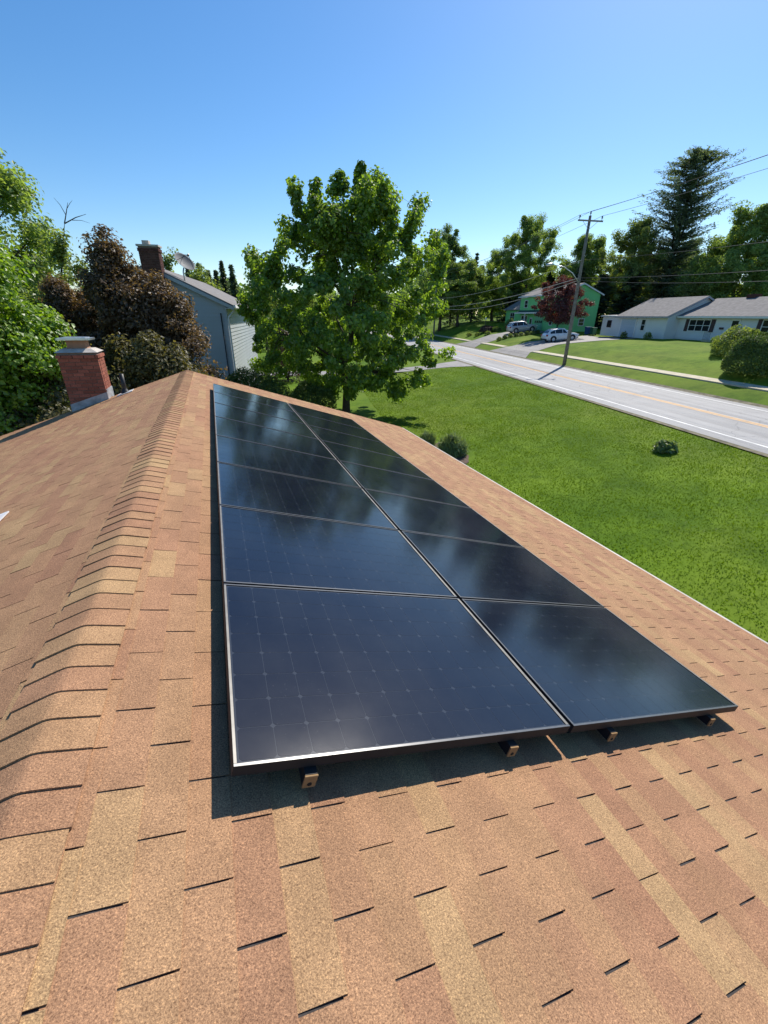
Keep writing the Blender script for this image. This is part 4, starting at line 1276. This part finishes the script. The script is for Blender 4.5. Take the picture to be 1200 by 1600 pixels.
def green_house():
    # origin: near front corner; local +X towards the viewer's right (near), so the front spans negative X
    x, y = tv_xy(40.0, 68.6)
    h = empty('green_house', (x, y, -0.85), ROADROT)
    tag(h, 'mint green two-storey house with grey roof behind the red maple', 'house')
    L, D, ez, pk = 14.2, 6.6, 5.65, 7.0
    m_ = MB()
    lap(m_, -L, 0, 0, 0, ez, 0.22, 'y')
    lap(m_, 0, D, 0, 0, pk, 0.22, 'x', (ez, pk))
    m_.box(-L, -0.1, D - 0.1, D, 0, ez)
    lap(m_, 0, D, -L + 0.08, 0, pk, 0.22, 'x', (ez, pk))
    m_.build('wall', M['sid_green'], h)
    gable_roof(h, -L, 0, 0, D, ez, pk, 0.45)
    # pent roof strip between the storeys
    m_ = MB(); m_.prism([(-1.1, 2.95), (-0.021, 3.35), (-0.021, 2.9), (-1.1, 2.85)], -L + 0.2, -1.5, 'x'); pr = m_.build('pent_roof', M['pent'], h)
    MB().box(-L + 0.2, -1.5, -1.14, -1.102, 2.78, 2.98).build('fascia', M['white_paint'], pr)
    window(h, -L + 1.8, -L + 3.1, 3.75, 5.0, -0.02)
    window(h, -6.4, -5.2, 3.75, 5.0, -0.02)
    window(h, -2.6, -1.6, 1.0, 2.2, -0.02)
    window(h, -L + 1.2, -L + 3.6, 1.0, 2.5, -0.02, mullion=2)
    window(h, 3.6, 4.6, 1.0, 2.1, 0.02, axis='x')
    # garage door with a row of small panes
    m_ = MB()
    gx0, gx1 = -7.6, -4.8
    for k in range(4): m_.box(gx0, gx1, -0.075, -0.022, 0.05 + k * 0.58, 0.60 + k * 0.58)
    gd = m_.build('garage_door', M['green_door'], h)
    for k in range(4): MB().box(gx0 + 0.12 + k * 0.68, gx0 + 0.62 + k * 0.68, -0.085, -0.076, 1.30, 1.68).build('pane', M['glass'], gd)
    m_ = MB(); m_.box(-9.6, -8.6, -0.07, -0.022, 0.05, 2.15); fd = m_.build('front_door', M['white_paint'], h)
    MB().box(-9.45, -8.75, -0.08, -0.071, 1.1, 1.95).build('pane', M['glass'], fd)
    MB().box(-9.9, -9.75, -1.05, -0.9, 0.0, 2.85).build('porch_post', M['white_paint'], h)
    # lower wing at the far end
    m_ = MB()
    lap(m_, -L - 8.2, -L - 0.02, 1.0, 0.6, 3.6, 0.22, 'y')
    m_.box(-L - 8.2, -L - 8.1, 1.09, D - 0.3, 0.6, 3.6)
    m_.build('wing_wall', M['sid_green'], h)
    m_ = MB()
    m_.prism([(0.45, 3.42), (3.8, 5.25), (3.8, 5.4), (0.45, 3.57)], -L - 8.5, -L - 0.25, 'x')
    m_.prism([(3.8, 5.25), (D + 0.2, 3.6), (D + 0.2, 3.75), (3.8, 5.4)], -L - 8.5, -L - 0.25, 'x')
    m_.build('wing_roof', M['roof_grey'], h)
    window(h, -L - 6.0, -L - 4.0, 1.5, 3.0, 0.98, mullion=1)
    return h
green_house()

def ranch():
    x, y = tv_xy(42.0, 47.9)
    h = empty('ranch_house', (x, y, -0.93), ROADROT)
    tag(h, 'long white ranch house with grey roof and attached garage', 'house')
    # garage block: X from -9.0 to 0
    m_ = MB()
    lap(m_, -8.6, 0, 0, 0, 2.55, 0.25, 'y')
    lap(m_, 0, 8.6, 0, 0, 4.55, 0.25, 'x', (2.55, 4.55))
    lap(m_, 0, 8.6, -8.52, 0, 4.55, 0.25, 'x', (2.55, 4.55))
    m_.box(-8.6, -0.1, 8.5, 8.6, 0, 2.55)
    m_.build('garage_wall', M['sid_white'], h)
    gable_roof(h, -8.6, 0, 0, 8.6, 2.55, 4.55, 0.45, trim='lead')
    m_ = MB()
    for k in range(4): m_.box(-7.9, -5.2, -0.075, -0.022, 0.02 + k * 0.55, 0.55 + k * 0.55)
    gd = m_.build('garage_door', M['blue_door'], h)
    m_ = MB(); m_.box(-8.05, -7.92, -0.09, -0.022, 0, 2.34); m_.box(-5.18, -5.05, -0.09, -0.022, 0, 2.34); m_.box(-8.05, -5.05, -0.09, -0.022, 2.23, 2.34); m_.build('door_trim', M['white_paint'], gd)
    window(h, -4.2, -3.4, 0.85, 2.2, -0.02)
    # main block set back, running off to the right
    X0, X1 = 0.02, 19.5
    m_ = MB()
    lap(m_, X0, X1, 1.5, 0.25, 2.6, 0.25, 'y')
    lap(m_, 1.5, 9.7, X1, 0.25, 4.3, 0.25, 'x', (2.6, 4.3))
    m_.box(X0, X1, 9.6, 9.7, 0.0, 2.6)
    m_.box(X0, X1, 1.53, 1.6, -0.6, 0.25)
    m_.build('wall', M['sid_white'], h)
    rf = gable_roof(h, X0 + 0.42, X1, 1.5, 9.7, 2.6, 4.3, 0.5, ovx=0.38)
    m_ = MB(); m_.tube([(9.2, 4.0, 3.6), (9.2, 4.0, 4.05)], 0.16, 10); m_.build('roof_vent', M['white_paint'], rf, True)
    m_ = MB(); m_.box(4.0, 5.0, 5.3, 6.1, 4.0, 4.75); m_.build('chimney', M['brick_dark'], rf)
    w = window(h, 1.6, 4.5, 1.0, 2.25, 1.48, mullion=2)
    for (a, b) in ((1.1, 1.58), (4.52, 5.0)): MB().box(a, b, 1.42, 1.477, 1.0, 2.25).build('shutter', M['shutter'], w)
    m_ = MB(); m_.box(6.9, 7.9, 1.42, 1.477, 0.3, 2.35); fd = m_.build('front_door', M['white_paint'], h)
    MB().box(7.05, 7.75, 1.40, 1.419, 1.3, 2.15).build('pane', M['glass'], fd)
    MB().box(5.75, 6.2, 1.36, 1.477, 1.3, 1.5).build('mailbox', M['shutter'], h)
    window(h, 10.2, 11.1, 1.0, 2.3, 1.48, shut='shutter')
    window(h, 12.6, 13.5, 1.0, 2.3, 1.48, shut='shutter')
    window(h, 16.0, 18.0, 1.0, 2.3, 1.48, mullion=1)
    m_ = MB(); m_.box(5.2, 9.6, 0.2, 1.44, -0.6, 0.22); m_.box(5.7, 7.2, -0.15, 0.199, -0.6, 0.06); m_.build('porch', M['concrete'], h)
    m_ = MB()
    for (x0, x1) in ((5.25, 6.0), (8.0, 9.5)):
        k = x0
        while k <= x1 + 0.01:
            m_.tube([(k, 0.27, 0.22), (k, 0.27, 1.1)], 0.015, 5); k += 0.15
        m_.tube([(x0, 0.27, 1.12), (x1, 0.27, 1.12)], 0.025, 6)
    m_.build('railing', M['iron'], h)
    # flat-roofed breezeway wing at the far end
    m_ = MB()
    lap(m_, -12.6, -8.72, 0.35, 0, 2.45, 0.25, 'y')
    m_.box(-12.6, -12.5, 0.44, 5.0, 0, 2.45)
    lap(m_, 0.42, 5.0, -12.6 + 0.08, 0, 2.45, 0.25, 'x')
    m_.build('shed_wall', M['sid_white'], h)
    m_ = MB(); m_.prism([(0.05, 2.46), (5.2, 2.62), (5.2, 2.78), (0.05, 2.62)], -12.8, -8.95, 'x'); m_.build('shed_roof', M['trim_grey'], h)
    window(h, -11.4, -10.5, 1.1, 2.0, 0.33, frame='shutter')
    return h
ranch()

# ------------------------------------------------------------------ cars
def car(name, loc, rz, paint, label, st, wheels, sidewin, glassF, glassR, H=1.68):
    t = empty(name, loc, rz)
    tag(t, label, 'car')
    def sec(q):
        x, w, zb, zs, zr, wr = q
        return [(x, w * 0.90, zb), (x, w * 0.985, zb + 0.12), (x, w, (zb + zs) / 2), (x, w * 0.985, zs - 0.05), (x, w * 0.945, zs), (x, wr, zr - 0.045), (x, wr * 0.86, zr - 0.008), (x, wr * 0.4, zr)]
    m_ = MB()
    rings = []
    for q in st:
        s_ = sec(q)
        rings.append(s_ + [(a, -b, c) for a, b, c in reversed(s_)])
    nR = len(rings[0])
    vs = [p_ for r_ in rings for p_ in r_]
    fs = []
    for i in range(len(rings) - 1):
        for k in range(nR):
            l = (k + 1) % nR
            fs.append((i * nR + k, (i + 1) * nR + k, (i + 1) * nR + l, i * nR + l))
    fs += [tuple(range(nR)), tuple((len(rings) - 1) * nR + k for k in range(nR - 1, -1, -1))]
    m_.add(vs, fs)
    body = m_.build('body', M[paint], t, True)
    def at(x):
        xs = [q[0] for q in st]
        return [float(np.interp(x, xs, [q[k] for q in st])) for k in range(6)]
    def sidept(x, f, sd, out):
        q = at(x)
        s_ = sec([x] + q[1:])
        a, b = Vector(s_[4]), Vector(s_[5])
        p_ = a.lerp(b, f)
        n_ = Vector((0, (b.z - a.z), (a.y - b.y))).normalized()
        p_ = p_ + n_ * out
        return Vector((p_.x, sd * p_.y, p_.z))
    def toppt(x, f, out, sgn):
        q = at(x)
        s_ = sec([x] + q[1:])
        return Vector((x + sgn * out, f * s_[5][1], q[4] + out - 0.03 * abs(f)))
    def patch(name_, pts_out, pts_in, mat, parent):
        n_ = len(pts_out)
        mm = MB()
        mm.add(pts_out + pts_in, [tuple(range(n_)), tuple(range(2 * n_ - 1, n_ - 1, -1))] + [(i, n_ + i, n_ + (i + 1) % n_, (i + 1) % n_) for i in range(n_)])
        return mm.build(name_, mat, parent)
    for sd in (-1, 1):
        for (xa, xb, fa, fb) in sidewin:
            xs = [xa + (xb - xa) * k / 4 for k in range(5)]
            po = [sidept(x, 0.10, sd, 0.012) for x in xs] + [sidept(x, fa + (fb - fa) * (x - xa) / (xb - xa), sd, 0.012) for x in reversed(xs)]
            pi = [sidept(x, 0.10, sd, -0.01) for x in xs] + [sidept(x, fa + (fb - fa) * (x - xa) / (xb - xa), sd, -0.01) for x in reversed(xs)]
            patch('side_window', po, pi, M['glass'], t)
    for nm, (xa, xb), sg in (('windshield', glassF, 1), ('rear_window', glassR, -1)):
        xs = [xa + (xb - xa) * k / 4 for k in range(5)]
        po = [toppt(x, -0.86, 0.014, sg) for x in xs] + [toppt(x, 0.86, 0.014, sg) for x in reversed(xs)]
        pi = [toppt(x, -0.86, -0.02, sg) for x in xs] + [toppt(x, 0.86, -0.02, sg) for x in reversed(xs)]
        patch(nm, po, pi, M['glass'], t)
    W = max(q[1] for q in st)
    xr, xf = st[0][0], st[-1][0]
    for wx, r_ in wheels:
        for sd in (-1, 1):
            w = empty('wheel', (wx, sd * (W - 0.11), r_), 0, t)
            MB().lathe([(r_ * 0.62, -0.11), (r_ * 0.93, -0.115), (r_, -0.08), (r_, 0.08), (r_ * 0.93, 0.115), (r_ * 0.62, 0.11)], 24, (0, 0, 0), 'y').build('tyre', M['tyre'], w, True)
            mm = MB(); mm.lathe([(0.001, 0.07 * sd), (r_ * 0.2, 0.085 * sd), (r_ * 0.55, 0.06 * sd), (r_ * 0.63, 0.10 * sd), (r_ * 0.64, -0.1 * sd)], 20, (0, 0, 0), 'y'); mm.build('rim', M['rim'], w, True)
            mm = MB()
            K = 14
            for k in range(K):
                t0, t1 = math.pi * k / K, math.pi * (k + 1) / K
                ro, ri = r_ + 0.10, r_ - 0.02
                ys = (sd * (W - 0.05), sd * (W + 0.004))
                vs_ = [(wx + rr * math.cos(tt), yy, r_ + rr * math.sin(tt)) for yy in ys for (rr, tt) in ((ri, t0), (ro, t0), (ro, t1), (ri, t1))]
                mm.add(vs_, [(0, 1, 2, 3), (7, 6, 5, 4), (0, 4, 5, 1), (1, 5, 6, 2), (2, 6, 7, 3), (3, 7, 4, 0)])
            mm.build('wheel_arch', M['black_plastic'], t)
    for sd in (-1, 1):
        y0, y1 = sorted((sd * W * 0.62, sd * W * 0.93))
        zr = st[1][3]
        MB().bbox(xr - 0.012, xr + 0.16, y0, y1, zr - 0.16, zr + 0.06, 0.02).build('taillight', M['red_lens'], t)
        zf = st[-2][3]
        MB().bbox(xf - 0.26, xf - 0.02, y0, y1, zf - 0.16, zf + 0.005, 0.02).build('headlight', M['clear_lens'], t)
        q = sidept(0.62, 0.05, sd, 0.0)
        MB().bbox(q.x - 0.10, q.x + 0.10, min(q.y, q.y + sd * 0.22), max(q.y, q.y + sd * 0.22), q.z - 0.02, q.z + 0.14, 0.03).build('mirror', M[paint], t)
        for hx in (-0.75, 0.15):
            q = sidept(hx, 0.0, sd, 0.0)
            y0, y1 = sorted((sd * (W - 0.03), sd * (W + 0.02)))
            MB().box(hx - 0.10, hx + 0.10, y0, y1, q.z - 0.15, q.z - 0.11).build('door_handle', M['rim'], t)
    MB().bbox(xr - 0.03, xr + 0.25, -W * 0.8, W * 0.8, 0.32, 0.50, 0.03).build('rear_bumper', M['black_plastic'], t)
    MB().bbox(xf - 0.25, xf + 0.02, -W * 0.75, W * 0.75, 0.26, 0.46, 0.03).build('front_bumper', M['black_plastic'], t)
    MB().box(xr - 0.035, xr - 0.02, -0.16, 0.16, 0.70, 0.82).build('plate', M['white_paint'], t)
    for sd in (-1, 1):
        MB().tube([(-1.5, sd * 0.60, H - 0.03), (-1.2, sd * 0.60, H + 0.03), (0.1, sd * 0.60, H + 0.03), (0.3, sd * 0.60, H - 0.03)], 0.015, 5).build('roof_rail', M['rim'], t)
    return t
ST1 = [(-2.38, 0.74, 0.45, 0.86, 0.90, 0.66), (-2.30, 0.87, 0.32, 0.98, 1.04, 0.70), (-2.12, 0.92, 0.27, 1.04, 1.22, 0.70), (-1.80, 0.94, 0.25, 1.06, 1.55, 0.63), (-1.3, 0.94, 0.24, 1.05, 1.645, 0.63),
       (-0.3, 0.94, 0.24, 1.02, 1.68, 0.645), (0.25, 0.94, 0.24, 1.00, 1.63, 0.64), (0.75, 0.94, 0.24, 0.99, 1.37, 0.67), (1.22, 0.93, 0.24, 0.97, 1.08, 0.72), (1.85, 0.92, 0.25, 0.90, 0.99, 0.72), (2.2, 0.87, 0.27, 0.80, 0.88, 0.68), (2.38, 0.72, 0.36, 0.62, 0.70, 0.56)]
ct, cv = 35.0, 58.6
x, y = tv_xy(ct, cv)
def slope_place(o, x, y, rz, half=1.4):
    d = Vector((math.cos(rz), math.sin(rz), 0))
    a, b = gz(x - d.x * half, y - d.y * half), gz(x + d.x * half, y + d.y * half)
    o.location = (x, y, (a + b) / 2 + 0.03)
    o.rotation_euler = (0, -math.atan2(b - a, 2 * half), rz)
NROT = math.atan2(-UX, UY)
c1 = car('parked_car', (x, y, 0), NROT, 'car_white', 'white crossover car parked in the driveway near the utility pole', ST1, ((-1.42, 0.365), (1.36, 0.365)),
         ((-1.85, -1.18, 0.62, 0.84), (-1.10, -0.12, 0.86, 0.90), (-0.04, 0.82, 0.90, 0.72)), (0.32, 1.16), (-2.16, -1.82))
slope_place(c1, x, y, NROT)
ST2 = [(-2.42, 0.78, 0.48, 0.95, 1.0, 0.70), (-2.36, 0.90, 0.36, 1.08, 1.18, 0.74), (-2.20, 0.95, 0.30, 1.10, 1.50, 0.70), (-1.95, 0.97, 0.28, 1.10, 1.72, 0.68), (-1.3, 0.97, 0.27, 1.09, 1.78, 0.68),
       (-0.2, 0.97, 0.27, 1.08, 1.78, 0.68), (0.25, 0.97, 0.27, 1.06, 1.70, 0.67), (0.65, 0.97, 0.27, 1.05, 1.42, 0.70), (0.98, 0.96, 0.27, 1.04, 1.18, 0.76), (1.8, 0.95, 0.28, 1.00, 1.10, 0.76), (2.25, 0.90, 0.32, 0.90, 1.02, 0.72), (2.42, 0.74, 0.42, 0.72, 0.80, 0.60)]
x, y = tv_xy(36.4, 73.4)
c2 = car('parked_car', (x, y, 0), NROT, 'car_silver', 'silver sport utility car parked in front of the green house', ST2, ((-1.45, 0.385), (1.45, 0.385)),
         ((-2.05, -1.25, 0.80, 0.90), (-1.15, -0.15, 0.90, 0.90), (-0.06, 0.72, 0.90, 0.72)), (0.30, 0.94), (-2.32, -2.02), H=1.78)
slope_place(c2, x, y, NROT)

# ------------------------------------------------------------------ bins
def wheelie(x, y, mat, label):
    t = empty('wheelie_bin', (x, y, gz(x, y) + 0.02), ROADROT + 0.1)
    tag(t, label, 'bin', 'wheeled bins')
    m_ = MB()
    vs = []
    for z, a in ((0.06, 0.25), (1.0, 0.32)):
        vs += [(-a, -a * 1.1, z), (a, -a * 1.1, z), (a, a * 1.1, z), (-a, a * 1.1, z)]
    m_.add(vs, [(3, 2, 1, 0), (4, 5, 6, 7), (0, 1, 5, 4), (1, 2, 6, 5), (2, 3, 7, 6), (3, 0, 4, 7)]); m_.build('body', M[mat], t)
    m_ = MB(); m_.bbox(-0.35, 0.35, -0.40, 0.39, 1.005, 1.09, 0.03); m_.build('lid', M[mat], t)
    for s_ in (-1, 1): MB().lathe([(0.001, -0.03), (0.12, -0.03), (0.12, 0.03), (0.001, 0.03)], 14, (s_ * 0.27, 0.3, 0.12), 'x').build('wheel', M['tyre'], t, True)
    MB().tube([(-0.25, 0.42, 0.98), (0.25, 0.42, 0.98)], 0.02, 6).build('handle', M['black_plastic'], t)
x, y = tv_xy(42.3, 63.55); wheelie(x, y, 'bin_blue', 'blue wheeled bin between the green house and the white house')
x, y = tv_xy(42.5, 62.45); wheelie(x, y, 'bin_green', 'dark green wheeled bin right of the blue one')

# ------------------------------------------------------------------ far shrubs and beds
for k in range(8):
    t = 30.6 + k * 0.95
    x, y = tv_xy(t, 69.0 + 0.05 * k)
    nm = ['first', 'second', 'third', 'fourth', 'fifth', 'sixth', 'seventh', 'eighth'][k]
    shrub('border_shrub', G(x, y), 0.42, 0.42, 0.55 + 0.03 * (k % 3), 'lf_hedge' if k % 2 else 'lf_light', 420, 0.14, f'small clipped shrub, {nm} from the sidewalk in the row between driveways', group='shrub row between driveways', seed=60 + k)
x, y = tv_xy(33.3, 81.0); shrub('brown_shrub', G(x, y), 1.7, 1.2, 1.1, 'lf_brown', 1800, 0.22, 'low brown-leaved shrub on the lawn left of the silver car', seed=71)
x, y = tv_xy(34.4, 79.4); shrub('golden_shrub', G(x, y), 0.9, 0.9, 0.8, 'lf_gold', 900, 0.2, 'golden green shrub beside the brown-leaved one', seed=72)
x, y = tv_xy(36.6, 78.8); shrub('garden_shrub', G(x, y), 1.0, 1.0, 1.7, 'lf_deep', 1200, 0.22, 'upright dark shrub at the corner of the green house', seed=73)
for k, (t, v_) in enumerate(((30.4, 82.6), (30.9, 79.6), (32.0, 77.6))):
    x, y = tv_xy(t, v_)
    shrub('edge_shrub', G(x, y), 0.55, 0.55, 0.6, 'lf_light', 500, 0.16, ['pale round shrub at the far end of the garden bed', 'pale round shrub in the middle of the garden bed edge', 'pale round shrub nearest the silver car'][k], seed=76 + k)
x, y = tv_xy(31.2, 26.2); shrub('large_shrub', G(x, y), 2.15, 2.0, 2.55, 'lf_gold', 24000, 0.12, 'large rounded shrub mound at the right edge beside the sidewalk', seed=81, lump=0.07, shell=0.08)
x, y = tv_xy(36.0, 32.6); shrub('large_shrub', G(x, y), 2.2, 1.8, 2.0, 'lf_light', 7000, 0.17, 'paler shrub behind the big mound in front of the ranch house', seed=82, lump=0.15)
x, y = tv_xy(33.6, 24.0); shrub('large_shrub', G(x, y), 2.2, 2.0, 2.6, 'lf_gold', 7000, 0.17, 'bright shrub at the right edge behind the big mound', seed=84, lump=0.15)
x, y = tv_xy(40.6, 53.0); shrub('potted_shrub', G(x, y), 0.4, 0.4, 0.9, 'lf_hedge', 500, 0.14, 'small shrub by the pale blue garage door', seed=83)
x, y = tv_xy(41.0, 49.2); shrub('dark_shrub', G(x, y), 0.5, 0.45, 0.8, 'lf_deep', 500, 0.14, 'dark low shrub at the garage corner of the ranch house', seed=85)
x, y = tv_xy(41.4, 39.5); shrub('dark_shrub', G(x, y), 1.4, 0.5, 0.8, 'lf_deep', 1500, 0.14, 'dark low shrub beside the ranch house porch', seed=86)
# post lamp in the lawn
x, y = tv_xy(33.4, 82.6)
t = empty('lamp_post', G(x, y)); tag(t, 'slim dark lamp post on the lawn beyond the brown shrub', 'lamp post')
MB().tube([(0, 0, -0.1), (0, 0, 2.0)], 0.05, 8).build('post', M['iron'], t, True)
MB().lathe([(0.06, 2.0), (0.14, 2.08), (0.15, 2.3), (0.02, 2.42)], 10).build('lantern', M['white_paint'], t, True)

# red maple beside the green house
x, y = tv_xy(37.6, 64.3)
make_tree('red_maple', G(x, y), 7.8, 3.6, 'lf_red', [(0.26, 0.5), (0.42, 0.95), (0.58, 1.0), (0.72, 0.9), (0.86, 0.6), (1.0, 0.15)], nc=200, per=120, crad=0.55, size=0.20, seed=51, r0=0.11, shell=0.45, lob=0.25, limbs=12, twigs=60, fork=0.2, droop=0.6,
          bark='bark_dark', label='dark red Japanese maple in front of the green house')

# ------------------------------------------------------------------ distant trees
t1 = make_tree('broadleaf_tree', G(66.2, 85.8), 19.2, 7.9, 'lf_mid', 'round', nc=230, per=260, crad=1.05, size=0.29, seed=91, lob=0.34, shoots=24, label='large round-crowned tree behind the green house')
t2 = make_tree('broadleaf_tree', G(51.0, 96.0), 20.0, 6.2, 'lf_deep', 'oval', nc=210, per=240, crad=1.0, size=0.29, seed=92, lob=0.25, label='dark green tree just right of the large maple crown')
t3 = make_tree('broadleaf_tree', G(69.6, 72.5), 14.8, 5.0, 'lf_mid', 'tall', nc=190, per=230, crad=0.9, size=0.28, seed=93, lob=0.25, label='green tree right behind the top of the utility pole')
t4 = make_tree('broadleaf_tree', G(69.6, 62.5), 15.6, 4.8, 'lf_light', 'tall', nc=180, per=200, crad=0.85, size=0.27, seed=94, lob=0.3, shell=0.6, label='pale green tree left of the tall pine')
t5 = make_tree('broadleaf_tree', G(70.0, 44.6), 15.2, 6.0, 'lf_mid', 'oval', nc=240, per=260, crad=1.05, size=0.29, seed=95, lob=0.25, label='big green tree filling the right edge behind the ranch house')
t6 = make_tree('broadleaf_tree', G(70.5, 50.0), 10.6, 3.7, 'lf_light', 'oval', nc=140, per=230, crad=0.9, size=0.26, seed=96, label='lighter green tree below the tall pine on its right')
conifer('white_pine', G(75.0, 59.5), 24.8, 7.0, 'lf_pine', 97, 'tall dark white pine standing above all the trees at right', whorls=32, nb=16, per=100, size=0.46, kind='pine', base=0.16)
conifer('spruce_tree', G(60.6, 98.0), 15.0, 3.1, 'lf_spruce', 98, 'dark spruce left of the large round-crowned tree', whorls=24, nb=10, per=14, size=0.6)
conifer('spruce_tree', G(55.4, 99.0), 13.6, 3.1, 'lf_spruce', 99, 'dark spruce beside the dark green tree near the maple', whorls=24, nb=10, per=14, size=0.6)
copy_tree(t1, G(78, 41.0), (0.9, 0.9, 0.78), 1.1, 'green tree at the right picture edge behind the lighter ones', 'woods behind the houses')
copy_tree(t2, G(67.0, 98.5), (1.0, 1.0, 0.72), 2.0, 'deep green tree behind the left end of the green house', 'woods behind the houses')
copy_tree(t5, G(80.0, 70.0), (1.1, 1.1, 0.75), 0.4, 'wide green tree in the gap left of the pine', 'woods behind the houses')
copy_tree(t2, G(84.0, 63.8), (1.0, 1.0, 0.65), 4.0, 'deep green tree low behind the pine trunk', 'woods behind the houses')
copy_tree(t3, G(53.5, 92.0), (1.2, 1.2, 0.86), 5.0, 'green tree behind the two spruces', 'woods behind the houses')
copy_tree(t2, G(34.0, 98.0), (1.05, 1.05, 0.70), 3.1, 'deep green tree hidden mostly by the maple crown', 'woods behind the houses')
copy_tree(t1, G(22.0, 100.0), (0.9, 0.9, 0.55), 0.9, 'far green tree seen through the maple crown', 'woods behind the houses')
sp = [(-2.6, 118, 15.0), (-0.2, 120, 16.2), (1.7, 117, 14.6), (3.4, 119, 14.8), (5.0, 121, 17.0), (6.9, 118, 16.0)]
sp0 = None
SPN = ['leftmost', 'second from left', 'third from left', 'third from right', 'second from right', 'rightmost']
for k, (x, y, h_) in enumerate(sp):
    lab = f'{SPN[k]} of the six distant dark spruces behind the grey house'
    if sp0 is None:
        sp0 = conifer('spruce_tree', G(x, y), 16.0, 2.7, 'lf_spruce', 101, lab, whorls=46, nb=8, per=14, size=0.75, group='distant spruces')
        sp0.scale = (1, 1, h_ / 16)
    else:
        copy_tree(sp0, G(x, y), (1, 1, h_ / 16), k * 1.3, lab, 'distant spruces')
ds = [(65.5, 63.9, 8.6), (68.5, 60.5, 9.4), (65.5, 69.8, 9.8), (71.0, 53.0, 8.4), (67.0, 79.0, 9.5), (65.0, 88.0, 10.0)]
for k, (x, y, h_) in enumerate(ds):
    copy_tree(sp0, G(x, y), (1.45, 1.45, h_ / 16), k * 0.9, 'dark spruce behind the ranch roof, ' + ['left of the pine trunk', 'hugging the pine trunk', 'above the breezeway', 'right of the pine trunk', 'above the green house gable', 'behind the red maple crown'][k], 'dark spruces behind the roofs')

# far wood closing the horizon
def treeline():
    rg = np.random.default_rng(77)
    n = 60000
    az = rg.uniform(R(-75), R(95), n)
    d = rg.uniform(150, 210, n)
    x, y = CAM.x + d * np.sin(az), d * np.cos(az)
    t, v = UY * x - UX * y, UX * x + UY * y
    top = 12.5 + 3.0 * np.sin(az * 23) * np.sin(az * 7 + 1) + 2.0 * np.sin(az * 61)
    z = gz_tv(t, v) + top * rg.random(n) ** 0.8
    C = np.stack([x, y, z], 1)
    V, F = leaves(C, rg.normal(size=(n, 3)) + np.array([0, 0, 0.5]), rg.uniform(1.0, 2.2, n), 0.8, rg=rg)
    o = link('treeline', np_mesh('treeline', V, F, M['lf_deep']))
    tag(o, 'far wood along the horizon', 'treeline', kind='stuff')
treeline()
